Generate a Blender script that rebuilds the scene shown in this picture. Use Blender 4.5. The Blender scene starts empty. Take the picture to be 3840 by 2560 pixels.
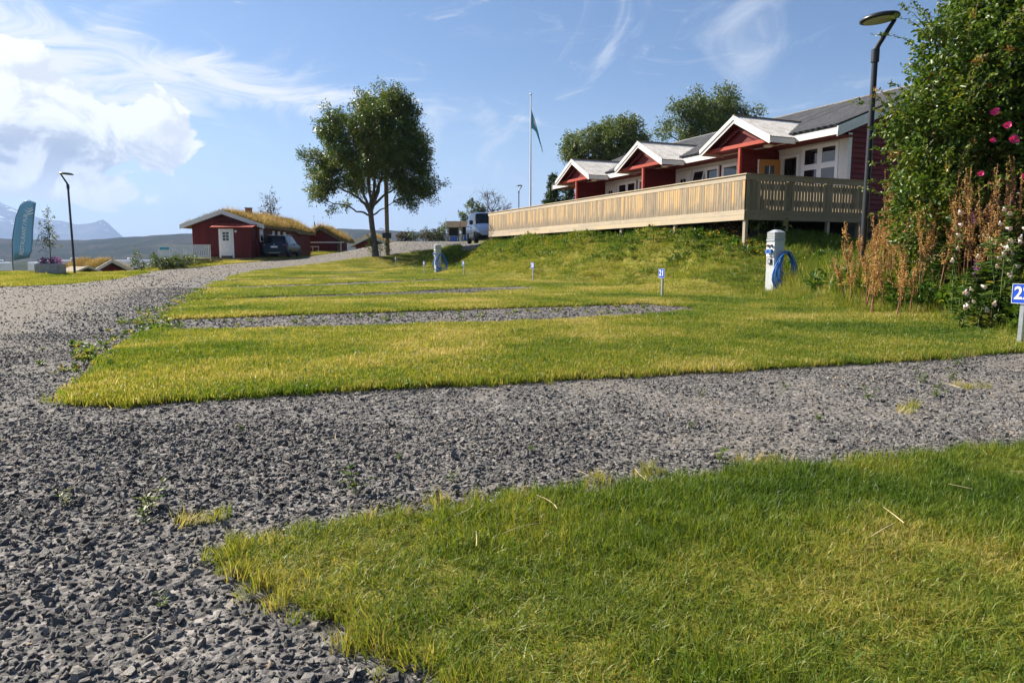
import bpy, bmesh, math, random
import numpy as np
from mathutils import Vector, Matrix, Quaternion, geometry as mgeo
random.seed(7); RNG = np.random.default_rng(11)
R = math.radians
scene = bpy.context.scene
COL = scene.collection
# ------------------------------------------------------------------ camera
CH = 0.95
cam_d = bpy.data.cameras.new('camera'); cam = bpy.data.objects.new('camera', cam_d); COL.objects.link(cam)
cam_d.sensor_width = 36.0; cam_d.lens = 24.0; cam_d.clip_start = 0.05; cam_d.clip_end = 40000
cam.location = (0, 0, CH); cam.rotation_euler = (R(90) - math.atan(322/2560.), 0, 0)
scene.camera = cam
# ------------------------------------------------------------------ node helper
class NT:
    def __init__(s, tree): s.t = tree; s.n = tree.nodes; s.l = tree.links
    def add(s, typ, inp=None, **kw):
        nd = s.n.new(typ)
        for k, v in kw.items(): setattr(nd, k, v)
        for k, v in (inp or {}).items():
            if isinstance(v, bpy.types.NodeSocket): s.l.new(v, nd.inputs[k])
            else: nd.inputs[k].default_value = v
        return nd
    def math(s, op, a, b=0.0, c=0.0, clamp=False):
        nd = s.add('ShaderNodeMath', {0: a, 1: b, 2: c}, operation=op); nd.use_clamp = clamp; return nd.outputs[0]
    def ramp(s, fac, stops, interp='LINEAR'):
        nd = s.add('ShaderNodeValToRGB', {'Fac': fac}); cr = nd.color_ramp; cr.interpolation = interp
        while len(cr.elements) < len(stops): cr.elements.new(0.5)
        for e, (p, c) in zip(cr.elements, stops): e.position = p; e.color = (*c, 1) if len(c) == 3 else c
        return nd.outputs['Color']
    def noise(s, vec, scale, detail=4, rough=.55, dist=0., out='Fac', dim='3D'):
        nd = s.add('ShaderNodeTexNoise', {'Scale': scale, 'Detail': detail, 'Roughness': rough, 'Distortion': dist}, noise_dimensions=dim)
        if vec is not None: s.l.new(vec, nd.inputs['Vector'])
        return nd.outputs[out]
    def mix(s, fac, a, b, blend='MIX'):
        nd = s.add('ShaderNodeMix', data_type='RGBA', blend_type=blend)
        for k, v in ((0, fac), (6, a), (7, b)):
            if isinstance(v, bpy.types.NodeSocket): s.l.new(v, nd.inputs[k])
            else: nd.inputs[k].default_value = v if k == 0 else ((*v, 1) if len(v) == 3 else v)
        return nd.outputs[2]
    def mapr(s, v, a, b, c=0., d=1., smooth=True):
        nd = s.add('ShaderNodeMapRange', {'Value': v, 'From Min': a, 'From Max': b, 'To Min': c, 'To Max': d})
        nd.interpolation_type = 'SMOOTHSTEP' if smooth else 'LINEAR'; return nd.outputs[0]
# ------------------------------------------------------------------ sun and sky
SUN_AZ, SUN_EL = R(149.5), R(38)
S = Vector((math.cos(SUN_EL)*math.cos(SUN_AZ), math.cos(SUN_EL)*math.sin(SUN_AZ), math.sin(SUN_EL)))
sun_d = bpy.data.lights.new('sun', 'SUN'); sun_d.energy = 5.0; sun_d.angle = R(0.53); sun_d.color = (1, .92, .79)
sun = bpy.data.objects.new('sun', sun_d); COL.objects.link(sun)
sun.rotation_euler = (-S).to_track_quat('-Z', 'Y').to_euler(); sun.location = S*60
world = bpy.data.worlds.new('World'); scene.world = world; world.use_nodes = True
w = NT(world.node_tree); w.n.clear()
sky = w.add('ShaderNodeTexSky', sky_type='NISHITA'); sky.sun_disc = False
sky.sun_elevation = SUN_EL; sky.sun_rotation = math.pi/2 - SUN_AZ; sky.air_density = 1.0; sky.dust_density = 0.6; sky.ozone_density = 2.2; sky.altitude = 10
co = w.add('ShaderNodeTexCoord').outputs['Generated']
sp = w.add('ShaderNodeSeparateXYZ', {0: co})
az = w.math('ARCTAN2', sp.outputs[0], sp.outputs[1]); el = w.math('ARCSINE', sp.outputs[2])
ae = w.add('ShaderNodeCombineXYZ', {0: az, 1: el, 2: 0.}).outputs[0]
def vma(v, m, o): return w.add('ShaderNodeVectorMath', {0: v, 1: m, 2: o}, operation='MULTIPLY_ADD').outputs[0]
def disc(v, a, e, ra, re): return w.mapr(w.add('ShaderNodeVectorMath', {0: vma(v, (1/ra, 1/re, 0), (-a/ra, -e/re, 0))}, operation='LENGTH').outputs['Value'], 0., 1., 1., 0.)
def n2d(v, m, o, sc, det, ro, di=0.): return w.noise(vma(v, m, o), sc, det, ro, di, dim='2D')
# cumulus bank over the fjord: (azimuth, elevation, half width, half height), going on westward out of view
CUM = [(-.560, .150, .215, .125), (-.470, .150, .10, .100), (-.640, .190, .16, .10), (-.86, .15, .24, .15), (-1.25, .15, .34, .16), (-1.75, .15, .34, .15), (-.62, .085, .27, .055)]
f = None
for c in CUM: d_ = disc(ae, *c); f = d_ if f is None else w.math('MAXIMUM', f, d_)
n1 = n2d(ae, (1, 1.2, 1), (3.1, 1.7, 0), 13., 7, .60, .35); n1b = n2d(ae, (1, 1.2, 1), (3.1-.010, 1.7+.020, 0), 13., 4, .60, .35)
n2 = n2d(ae, (1, 1, 1), (4, 2, 0), 5., 2, .5)
d0 = w.math('ADD', f, w.math('ADD', w.math('MULTIPLY', w.math('SUBTRACT', n1, .5), 1.35), w.math('MULTIPLY', w.math('SUBTRACT', n2, .5), .5)))
cov = w.mapr(d0, .43, .53, 0, 1)
shade = w.mapr(w.math('SUBTRACT', n1, n1b), -.15, .13, 0, 1)
under = w.math('MAXIMUM', disc(ae, -.565, .118, .17, .055), w.math('MAXIMUM', disc(ae, -.98, .115, .3, .06), disc(ae, -1.5, .115, .3, .06)))     # grey bases
under = w.math('MULTIPLY', under, w.mapr(n2, .30, .60, .25, 1))
lit = w.math('SUBTRACT', w.math('ADD', .58, w.math('MULTIPLY', shade, .50)), w.math('MULTIPLY', under, .9), clamp=True)
ccol = w.ramp(lit, [(0, (.125, .148, .182)), (.35, (.21, .228, .258)), (.6, (.335, .345, .355)), (1, (.455, .455, .45))])
# high sheet and its streaks trailing east, other thin wisps
st = n2d(ae, (2.6, 10.0, 1), (0, 7.7, 0), 2.6, 7, .66, .9)
line = w.math('ADD', .222, w.math('MULTIPLY', w.math('ADD', az, .45), -.06))
wide = w.mapr(az, -.62, -.30, .085, .036)
stm = w.math('MULTIPLY', w.mapr(w.math('DIVIDE', w.math('ABSOLUTE', w.math('SUBTRACT', el, line)), wide), .2, 1.2, 1, 0), w.math('MULTIPLY', w.mapr(az, -.40, -.10, 1, .2), w.mapr(az, -2.2, -1.7, 0, 1)))
sd = w.mapr(w.math('ADD', st, w.math('MULTIPLY', stm, .40)), .58, 1.0, 0, .97)
wi = n2d(ae, (1.9, 2.4, 1), (1.62, .33, 0), 2.3, 6, .62, 1.4)
wd = w.mapr(w.math('ADD', wi, w.mapr(el, .02, .13, .06, 0)), .555, .84, 0, .6)
sk = w.mix(1.0, sky.outputs[0], (.035, .0405, .047, 1), 'MULTIPLY')
c1 = w.mix(wd, sk, (.335, .352, .375))
hz = w.mapr(el, -.02, .27, .50, 0); c1 = w.mix(hz, c1, (.315, .362, .42))
c2 = w.mix(sd, c1, (.385, .39, .395))
c4 = w.mix(cov, c2, ccol)
bg = w.add('ShaderNodeBackground', {'Color': c4, 'Strength': 1.0})
wo = w.add('ShaderNodeOutputWorld', {0: bg.outputs[0]})
# ------------------------------------------------------------------ render settings
scene.render.engine = 'CYCLES'
scene.view_settings.view_transform = 'Standard'; scene.view_settings.look = 'None'
scene.view_settings.exposure = 1.38; scene.view_settings.gamma = 1.0
cy = scene.cycles
cy.max_bounces = 8; cy.diffuse_bounces = 3; cy.glossy_bounces = 3; cy.transmission_bounces = 4; cy.transparent_max_bounces = 8; cy.volume_bounces = 0
cy.use_adaptive_sampling = True; cy.adaptive_threshold = .015; cy.use_denoising = True; cy.sample_clamp_indirect = 6
cy.use_fast_gi = False
# ------------------------------------------------------------------ mesh helpers
def tag(o, label=None, cat=None, group=None, kind=None):
    if label: o['label'] = label
    if cat: o['category'] = cat
    if group: o['group'] = group
    if kind: o['kind'] = kind
    return o
def link(name, data, parent=None):
    o = bpy.data.objects.new(name, data); COL.objects.link(o)
    if parent is not None: o.parent = parent
    return o
def thing(name, loc, label, cat, rz=0., group=None):
    o = link(name, None); o.location = loc; o.rotation_euler = (0, 0, rz); o.empty_display_size = .2
    return tag(o, label, cat, group)
class MB:
    def __init__(s): s.v = []; s.f = []; s.sm = []
    def add(s, vs, fs, smooth=False):
        b = len(s.v); s.v += [tuple(map(float, p)) for p in vs]; s.f += [tuple(b+i for i in f) for f in fs]; s.sm += [smooth]*len(fs); return s
    def box(s, x0, x1, y0, y1, z0, z1, M=None):
        vs = [Vector((x, y, z)) for z in (z0, z1) for y in (y0, y1) for x in (x0, x1)]
        if M is not None: vs = [M @ p for p in vs]
        return s.add(vs, [(0, 2, 3, 1), (4, 5, 7, 6), (0, 1, 5, 4), (2, 6, 7, 3), (0, 4, 6, 2), (1, 3, 7, 5)])
    def bar(s, a, b, w_, t, up=(0, 0, 1)):
        a = Vector(a); b = Vector(b); d = (b-a); L = d.length; d.normalize(); u = Vector(up); sd_ = d.cross(u).normalized(); u = sd_.cross(d)
        M = Matrix((sd_, d, u)).transposed().to_4x4(); M.translation = a
        return s.box(-w_/2, w_/2, 0, L, -t/2, t/2, M)
    def tube(s, pts, rad, n=8, cap=True, smooth=True):
        pts = [Vector(p) for p in pts]; m = len(pts)
        if not hasattr(rad, '__len__'): rad = [rad]*m
        ref = Vector((.13, .21, 1)).normalized(); vs = []
        for i, p in enumerate(pts):
            t = (pts[min(i+1, m-1)]-pts[max(i-1, 0)]).normalized()
            a = t.cross(ref)
            if a.length < .05: a = t.cross(Vector((1, 0, 0)))
            a.normalize(); b = a.cross(t)
            for k in range(n):
                q = 2*math.pi*k/n; vs.append(p+(a*math.cos(q)+b*math.sin(q))*rad[i])
        fs = [(i*n+k, i*n+(k+1) % n, (i+1)*n+(k+1) % n, (i+1)*n+k) for i in range(m-1) for k in range(n)]
        s.add(vs, fs, smooth)
        if cap: s.add(vs[:n], [tuple(range(n-1, -1, -1))]); s.add(vs[-n:], [tuple(range(n))])
        return s
    def lathe(s, prof, n=16, M=None, smooth=True):
        vs = [Vector((r*math.cos(2*math.pi*k/n), r*math.sin(2*math.pi*k/n), z)) for r, z in prof for k in range(n)]
        if M is not None: vs = [M @ p for p in vs]
        m = len(prof); fs = [(i*n+k, i*n+(k+1) % n, (i+1)*n+(k+1) % n, (i+1)*n+k) for i in range(m-1) for k in range(n)]
        s.add(vs, fs, smooth); s.add(vs[:n], [tuple(range(n-1, -1, -1))]); s.add(vs[-n:], [tuple(range(n))]); return s
    def prism(s, poly, axis, a, b):
        # poly = list of 2-D points, extruded along axis from a to b
        def P(p, h): return {'x': (h, p[0], p[1]), 'y': (p[0], h, p[1]), 'z': (p[0], p[1], h)}[axis]
        n = len(poly); vs = [P(p, a) for p in poly]+[P(p, b) for p in poly]
        fs = [tuple(range(n)), tuple(range(2*n-1, n-1, -1))]+[(i, i+n, (i+1) % n+n, (i+1) % n) for i in range(n)]
        s.add(vs, fs); return s
    def mesh(s, name, mat=None, fix=True):
        me = bpy.data.meshes.new(name); me.from_pydata(s.v, [], s.f)
        me.polygons.foreach_set('use_smooth', s.sm)
        if fix:
            bm = bmesh.new(); bm.from_mesh(me); bmesh.ops.recalc_face_normals(bm, faces=bm.faces); bm.to_mesh(me); bm.free()
        if mat: me.materials.append(mat)
        me.update(); return me
    def build(s, name, mat=None, parent=None):
        return link(name, s.mesh(name, mat), parent)
def bevel(o, w_=.01, seg=2):
    m = o.modifiers.new('bevel', 'BEVEL'); m.width = w_; m.segments = seg; m.limit_method = 'ANGLE'; return o
def text_mesh(body, size, depth=.002, align='CENTER'):
    cu = bpy.data.curves.new('lettering', 'FONT'); cu.body = body; cu.size = size; cu.extrude = depth; cu.align_x = align; cu.align_y = 'CENTER'; cu.offset = size*.018
    ob = bpy.data.objects.new('tmp', cu); COL.objects.link(ob)
    me = bpy.data.meshes.new_from_object(ob.evaluated_get(bpy.context.evaluated_depsgraph_get())); COL.objects.unlink(ob); bpy.data.objects.remove(ob)
    me.materials.clear(); return me
# ------------------------------------------------------------------ numpy noise
def vnoise(x, y, sc, seed=0):
    x = np.asarray(x, float)*sc+seed*17.31; y = np.asarray(y, float)*sc-seed*9.17
    xi = np.floor(x).astype(np.int64); yi = np.floor(y).astype(np.int64); fx = x-xi; fy = y-yi
    def h(a, b):
        q = (a*374761393+b*668265263+seed*1442695041) & 0xffffffff; q = ((q ^ (q >> 13))*1274126177) & 0xffffffff; return ((q ^ (q >> 16)) & 0xffff)/65535.
    u = fx*fx*(3-2*fx); v = fy*fy*(3-2*fy)
    return (h(xi, yi)*(1-u)+h(xi+1, yi)*u)*(1-v)+(h(xi, yi+1)*(1-u)+h(xi+1, yi+1)*u)*v
def fbm(x, y, sc, oct=4, seed=0):
    s_ = 0; a = .5; t = 0
    for i in range(oct): s_ = s_+a*vnoise(x, y, sc*2**i, seed+i); t += a; a *= .5
    return s_/t
def sstep(a, b, x): t = np.clip((np.asarray(x, float)-a)/(b-a), 0, 1); return t*t*(3-2*t)
# ------------------------------------------------------------------ materials
def newmat(name): m = bpy.data.materials.new(name); m.use_nodes = True; t = NT(m.node_tree); t.bsdf = t.n['Principled BSDF']; t.out = t.n['Material Output']; return m, t
def bump(t, h, strength=.4, dist=.01):
    b = t.add('ShaderNodeBump', {'Height': h, 'Strength': strength, 'Distance': dist}); t.l.new(b.outputs[0], t.bsdf.inputs['Normal'])
def objco(t): return t.add('ShaderNodeTexCoord').outputs['Object']
def simple(name, col, rough=.6, metal=0., var=.12, scale=6., spec=.5, bmp=0.):
    m, t = newmat(name); n_ = t.noise(objco(t), scale, 5, .6)
    lo = tuple(c*(1-var) for c in col); hi = tuple(min(1, c*(1+var)) for c in col)
    t.l.new(t.ramp(n_, [(.3, lo), (.7, hi)]), t.bsdf.inputs['Base Color'])
    t.bsdf.inputs['Roughness'].default_value = rough; t.bsdf.inputs['Metallic'].default_value = metal; t.bsdf.inputs['Specular IOR Level'].default_value = spec
    if bmp: bump(t, t.noise(objco(t), scale*6, 4), bmp, .01)
    return m
def wood(name, stops, grain=(60, 60, 3), rough=.8, stain=None, var=.5, axis_bottom=None):
    m, t = newmat(name); o_ = objco(t)
    rnd = t.add('ShaderNodeObjectInfo').outputs['Random']
    off = t.add('ShaderNodeVectorMath', {0: o_, 1: t.add('ShaderNodeCombineXYZ', {0: t.math('MULTIPLY', rnd, 37.), 1: t.math('MULTIPLY', rnd, 91.), 2: t.math('MULTIPLY', rnd, 53.)}).outputs[0]}, operation='ADD').outputs[0]
    mp = t.add('ShaderNodeMapping', {'Vector': off, 'Scale': grain}).outputs[0]
    g = t.noise(mp, 1., 5, .6, .6); big = t.noise(off, 2.2, 4, .6, .4)
    f = t.math('ADD', t.math('MULTIPLY', g, .45), t.math('ADD', t.math('MULTIPLY', big, .45), t.math('MULTIPLY', t.math('SUBTRACT', rnd, .5), var)))
    c = t.ramp(f, stops)
    if stain is not None:
        z = t.add('ShaderNodeSeparateXYZ', {0: o_}).outputs[2]
        sm_ = t.math('MULTIPLY', t.mapr(t.math('ADD', z, t.math('MULTIPLY', t.math('SUBTRACT', big, .5), .55)), stain[0], stain[1], 1, 0), t.math('ADD', .25, rnd), clamp=True)
        c = t.mix(t.math('MULTIPLY', sm_, .75), c, stain[2])
    kn = t.add('ShaderNodeTexVoronoi', {'Vector': t.add('ShaderNodeMapping', {'Vector': off, 'Scale': (9, 9, 2.6)}).outputs[0], 'Scale': 1.}).outputs['Distance']
    c = t.mix(t.mapr(kn, .02, .10, .65, 0), c, tuple(v*.35 for v in stops[0][1]))
    t.l.new(c, t.bsdf.inputs['Base Color']); t.bsdf.inputs['Roughness'].default_value = rough; t.bsdf.inputs['Specular IOR Level'].default_value = .25
    bump(t, g, .5, .004); return m
def leafmat(name, stops, trans=.35, rough=.5, inst=False):
    m, t = newmat(name)
    a = t.add('ShaderNodeAttribute', attribute_name='tint').outputs['Fac']
    if inst:
        b = t.add('ShaderNodeAttribute', attribute_name='itint', attribute_type='INSTANCER').outputs['Fac']
        a = t.math('ADD', t.math('MULTIPLY', t.math('SUBTRACT', a, .5), .55), b, clamp=True)
    c = t.ramp(a, stops); t.l.new(c, t.bsdf.inputs['Base Color']); t.bsdf.inputs['Roughness'].default_value = rough; t.bsdf.inputs['Specular IOR Level'].default_value = .3
    tr = t.add('ShaderNodeBsdfTranslucent', {'Color': t.mix(1., c, (1.2, 1.2, .62, 1), 'MULTIPLY')})
    mx = t.add('ShaderNodeMixShader', {0: trans, 1: t.bsdf.outputs[0], 2: tr.outputs[0]}); t.l.new(mx.outputs[0], t.out.inputs[0]); return m
M = {}
M['grass'] = leafmat('grass_blades', [(0, (.042, .092, .012)), (.3, (.108, .172, .020)), (.52, (.195, .232, .030)), (.74, (.325, .285, .058)), (.9, (.45, .36, .13)), (1, (.53, .43, .24))], .44, .45, True)
M['weed'] = leafmat('weed_leaves', [(0, (.030, .075, .012)), (.5, (.07, .14, .02)), (.85, (.16, .21, .03)), (1, (.34, .26, .07))], .35, .5, True)
M['rowan'] = leafmat('rowan_leaves', [(0, (.028, .056, .016)), (.5, (.062, .105, .024)), (.85, (.13, .165, .030)), (1, (.23, .19, .04))], .36, .42)
M['willow'] = leafmat('willow_leaves', [(0, (.045, .075, .026)), (.5, (.095, .135, .040)), (1, (.17, .20, .06))], .3, .5)
M['spruce'] = leafmat('spruce_needles', [(0, (.016, .036, .010)), (.6, (.040, .078, .018)), (1, (.10, .14, .03))], .2, .6)
M['rose'] = leafmat('rose_leaves', [(0, (.026, .058, .012)), (.45, (.07, .125, .018)), (.8, (.16, .20, .026)), (.93, (.25, .19, .04)), (1, (.22, .06, .03))], .34, .4)
M['herb'] = leafmat('herb_leaves', [(0, (.028, .065, .014)), (.5, (.065, .125, .022)), (.85, (.14, .18, .03)), (1, (.28, .22, .06))], .35, .45)
M['dock'] = leafmat('dock_seeds', [(0, (.28, .14, .045)), (.5, (.48, .28, .09)), (1, (.62, .43, .18))], .25, .7)
M['turf'] = leafmat('turf_roof_grass', [(0, (.10, .095, .03)), (.35, (.24, .15, .055)), (.7, (.42, .28, .11)), (1, (.56, .42, .22))], .3, .6)
M['shrub'] = leafmat('shrub_leaves', [(0, (.022, .045, .015)), (.5, (.05, .085, .022)), (.85, (.11, .12, .03)), (1, (.17, .06, .04))], .28, .5)
M['brownbush'] = leafmat('brown_bush_leaves', [(0, (.035, .032, .02)), (.5, (.085, .065, .04)), (1, (.15, .11, .06))], .2, .6)
M['cream'] = leafmat('cream_blossom', [(0, (.55, .50, .30)), (1, (.80, .74, .52))], .3, .6)
M['bell'] = leafmat('white_bells', [(0, (.58, .46, .50)), (1, (.72, .62, .65))], .3, .5)
M['yellow'] = leafmat('yellow_petals', [(0, (.75, .45, .02)), (1, (.85, .62, .04))], .25, .5)
M['purple'] = leafmat('purple_petals', [(0, (.32, .06, .38)), (1, (.50, .14, .52))], .3, .5)
M['pink'] = leafmat('pink_petals', [(0, (.60, .02, .15)), (1, (.78, .08, .28))], .25, .5)
M['soil'] = simple('underdeck_shade', (.045, .036, .026), 1., var=.4, scale=5, bmp=.6)  # dark earth tone with the shade under the deck put into its colour
M['straw'] = simple('straw', (.55, .43, .24), .7, var=.25)
M['bark'] = simple('bark', (.11, .095, .08), .95, var=.55, scale=9, bmp=.8)
M['twig'] = simple('twig', (.12, .09, .07), .9, var=.3)
M['stem'] = simple('green_stem', (.12, .15, .05), .7, var=.3)
M['dockstem'] = simple('dock_stem', (.22, .09, .05), .7, var=.3)
M['red'] = wood('red_stained_wood', [(.2, (.085, .010, .010)), (.55, (.14, .016, .014)), (.9, (.19, .026, .020))], (4, 4, 60), .6, var=.25)
M['redbright'] = wood('bright_red_timber', [(.2, (.30, .045, .030)), (.6, (.42, .075, .045)), (.9, (.50, .11, .07))], (20, 20, 20), .6, var=.2)
M['white'] = wood('white_painted_wood', [(.15, (.50, .49, .46)), (.5, (.68, .67, .64)), (.9, (.76, .75, .73))], (14, 14, 14), .55, var=.15)
M['whiteclean'] = simple('white_window_frame', (.80, .80, .79), .35, var=.03)
M['pine'] = wood('weathered_pine', [(.15, (.19, .155, .115)), (.38, (.33, .255, .17)), (.55, (.47, .33, .18)), (.72, (.55, .34, .14)), (.92, (.50, .26, .075))], (70, 70, 2.5), .75, (.02, .42, (.17, .15, .13)), .42)
M['pineboard'] = wood('weathered_pine_board', [(.15, (.30, .25, .195)), (.5, (.46, .38, .28)), (.72, (.56, .41, .24)), (.92, (.55, .32, .12))], (40, 1.6, 40), .75, None, .3)
M['greypine'] = wood('grey_weathered_pine', [(.15, (.14, .103, .062)), (.5, (.25, .188, .116)), (.9, (.36, .275, .175))], (60, 60, 3), .8, None, .35)
M['door'] = wood('oiled_pine_door', [(.2, (.34, .15, .035)), (.6, (.48, .23, .055)), (.9, (.56, .30, .09))], (30, 30, 2), .45, None, .1)
M['dark'] = simple('dark_interior', (.022, .02, .02), .9)
M['inner'] = simple('grey_panelling', (.20, .185, .175), .8, var=.1)
M['blackmetal'] = simple('dark_coated_steel', (.035, .036, .042), .38, .3, var=.1)
M['steel'] = simple('galvanised_steel', (.52, .54, .56), .38, .7, var=.14, scale=20)
M['alu'] = simple('grey_aluminium_cabinet', (.50, .51, .515), .42, .15, var=.07, scale=12)
M['alugrey'] = simple('grey_plastic_cap', (.36, .40, .44), .45, var=.06)
M['black'] = simple('black_plastic', (.02, .02, .022), .45, var=.2)
M['rubber'] = simple('tyre_rubber', (.025, .025, .026), .85, var=.25, scale=20)
M['bluehose'] = simple('blue_hose', (.012, .16, .60), .35, var=.15, scale=14)
M['blue'] = simple('blue_sign', (.012, .07, .50), .35, var=.06)
M['bluesocket'] = simple('blue_socket', (.05, .14, .42), .4)
M['signwhite'] = simple('sign_white', (.85, .85, .85), .4, var=.02)
M['teal'] = simple('teal_cloth', (.07, .36, .44), .7, var=.18, scale=3)
m_, t_ = newmat('pale_blue_cloth'); M['banner'] = m_; t_.bsdf.inputs['Base Color'].default_value = (.20, .34, .46, 1); t_.bsdf.inputs['Roughness'].default_value = .8
tl_ = t_.add('ShaderNodeBsdfTranslucent', {'Color': (.24, .40, .53, 1)}); mx_ = t_.add('ShaderNodeMixShader', {0: .5, 1: t_.bsdf.outputs[0], 2: tl_.outputs[0]}); t_.l.new(mx_.outputs[0], t_.out.inputs[0])
M['cyan'] = simple('cyan_sign', (.06, .42, .55), .5)
M['concrete'] = simple('concrete', (.34, .325, .30), .9, var=.2, scale=8, bmp=.5)
M['brick'] = simple('chimney_brick', (.36, .13, .07), .9, var=.3, scale=20)
M['silver'] = simple('silver_car_paint', (.44, .50, .60), .3, .25, var=.03)
M['navy'] = simple('dark_blue_car_paint', (.010, .024, .048), .3, .0, var=.1, spec=.2)
M['motorhome'] = simple('motorhome_white', (.78, .79, .80), .35, var=.03)
M['bluepanel'] = simple('blue_panel', (.10, .17, .42), .4)
M['redlight'] = simple('red_lens', (.40, .02, .02), .15)
M['lens'] = simple('clear_lens', (.62, .66, .70), .08, .3)
M['lampglass'] = simple('frosted_lamp_glass', (.52, .50, .40), .5)
M['plastic_white'] = simple('white_plastic', (.75, .74, .70), .5)
M['paper'] = simple('printed_paper', (.66, .66, .62), .8, var=.25, scale=40)
M['skin'] = simple('pale_straw_weave', (.72, .50, .34), .7, var=.15, scale=30)
m_, t_ = newmat('dark_window_glass'); M['glass'] = m_
t_.bsdf.inputs['Base Color'].default_value = (.012, .014, .016, 1); t_.bsdf.inputs['Roughness'].default_value = .03; t_.bsdf.inputs['IOR'].default_value = 1.75
m_, t_ = newmat('car_glass'); M['carglass'] = m_
t_.bsdf.inputs['Base Color'].default_value = (.010, .012, .014, 1); t_.bsdf.inputs['Roughness'].default_value = .12; t_.bsdf.inputs['Specular IOR Level'].default_value = .25
m_, t_ = newmat('grey_corrugated_roof'); M['roof'] = m_
o_ = objco(t_); n_ = t_.noise(t_.add('ShaderNodeMapping', {'Vector': o_, 'Scale': (1.2, 5, 1.2)}).outputs[0], 2., 6, .65)
r_ = t_.add('ShaderNodeObjectInfo').outputs['Random']
c_ = t_.ramp(t_.math('ADD', n_, t_.math('MULTIPLY', t_.math('SUBTRACT', r_, .5), .12)), [(.25, (.085, .082, .082)), (.5, (.14, .135, .132)), (.75, (.22, .21, .20))])
c_ = t_.mix(t_.mapr(t_.noise(o_, 14., 4, .6), .60, .72, 0, .6), c_, (.36, .36, .31)); t_.l.new(c_, t_.bsdf.inputs['Base Color']); t_.bsdf.inputs['Roughness'].default_value = .75
m_, t_ = newmat('pale_porch_roof'); M['porchroof'] = m_
o_ = objco(t_); n_ = t_.noise(o_, 3., 6, .7)
c_ = t_.ramp(n_, [(.28, (.28, .255, .24)), (.5, (.47, .445, .42)), (.72, (.60, .575, .55))])
c_ = t_.mix(t_.mapr(t_.noise(o_, 26., 4, .6), .58, .70, 0, .7), c_, (.20, .19, .16)); t_.l.new(c_, t_.bsdf.inputs['Base Color']); t_.bsdf.inputs['Roughness'].default_value = .85
# ground: crushed stone, dusty where it is driven on, grass beyond the roads
m_, t_ = newmat('gravel_ground'); M['ground'] = m_
o_ = objco(t_)
vo = t_.add('ShaderNodeTexVoronoi', {'Vector': o_, 'Scale': 42.}); vo2 = t_.add('ShaderNodeTexVoronoi', {'Vector': o_, 'Scale': 14.})
n1 = t_.noise(o_, 90., 4, .6); n2 = t_.noise(o_, .7, 5, .6); n3 = t_.noise(o_, 5., 4, .6)
vc = t_.add('ShaderNodeSeparateColor', {0: vo.outputs['Color']}).outputs[0]; vc2 = t_.add('ShaderNodeSeparateColor', {0: vo2.outputs['Color']}).outputs[0]
g_ = t_.math('ADD', t_.math('MULTIPLY', vc, .5), t_.math('ADD', t_.math('MULTIPLY', n3, .3), t_.math('MULTIPLY', vc2, .25)))
stone = t_.ramp(g_, [(.15, (.055, .052, .050)), (.5, (.125, .118, .113)), (.8, (.22, .205, .193)), (1, (.34, .31, .285))])
dustc = t_.ramp(t_.math('ADD', t_.math('MULTIPLY', n1, .4), t_.math('MULTIPLY', n3, .6)), [(.25, (.112, .100, .086)), (.55, (.175, .158, .137)), (.8, (.245, .224, .198))])
dust = t_.add('ShaderNodeAttribute', attribute_name='dust').outputs['Fac']; grs = t_.add('ShaderNodeAttribute', attribute_name='grassy').outputs['Fac']
df = t_.mapr(t_.math('ADD', dust, t_.math('MULTIPLY', t_.math('SUBTRACT', t_.noise(o_, 9., 5, .7), .5), 1.1)), .35, .75, 0, 1)
c_ = t_.mix(df, stone, dustc)
gc = t_.ramp(t_.math('ADD', t_.math('MULTIPLY', t_.noise(o_, 1.1, 5, .65), .7), t_.math('MULTIPLY', t_.noise(o_, 30., 3, .6), .3)), [(.3, (.045, .065, .018)), (.5, (.11, .12, .03)), (.7, (.24, .19, .06))])
c_ = t_.mix(t_.mapr(t_.math('ADD', grs, t_.math('MULTIPLY', t_.math('SUBTRACT', n3, .5), .5)), .4, .6, 0, 1), c_, gc)
t_.l.new(c_, t_.bsdf.inputs['Base Color']); t_.bsdf.inputs['Roughness'].default_value = .95; t_.bsdf.inputs['Specular IOR Level'].default_value = .2
bump(t_, t_.math('ADD', t_.math('MULTIPLY', vo.outputs['Distance'], -.6), t_.math('ADD', t_.math('MULTIPLY', n1, .4), t_.math('MULTIPLY', vo2.outputs['Distance'], -.8))), .9, .02)
m_, t_ = newmat('thatch_under_lawn'); M['lawn'] = m_
o_ = objco(t_); n1 = t_.noise(o_, 1.0, 5, .6); n2 = t_.noise(o_, 60., 4, .65); n3 = t_.noise(o_, 7., 4, .6)
c_ = t_.ramp(t_.math('ADD', t_.math('MULTIPLY', n1, .4), t_.math('ADD', t_.math('MULTIPLY', n2, .35), t_.math('MULTIPLY', n3, .25))), [(.32, (.10, .115, .020)), (.5, (.20, .19, .034)), (.68, (.31, .25, .075))])
t_.l.new(c_, t_.bsdf.inputs['Base Color']); t_.bsdf.inputs['Roughness'].default_value = .95; t_.bsdf.inputs['Specular IOR Level'].default_value = .1; bump(t_, n2, 1., .03)
m_, t_ = newmat('crushed_stone'); M['stone'] = m_
o_ = objco(t_); a_ = t_.add('ShaderNodeAttribute', attribute_name='itint', attribute_type='INSTANCER').outputs['Fac']
c_ = t_.ramp(t_.math('ADD', a_, t_.math('MULTIPLY', t_.math('SUBTRACT', t_.noise(o_, 2.2, 5, .65), .5), .45)), [(0, (.050, .047, .046)), (.3, (.108, .101, .096)), (.6, (.185, .174, .162)), (.82, (.27, .25, .225)), (.93, (.33, .28, .22)), (1, (.36, .26, .17))])
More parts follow.
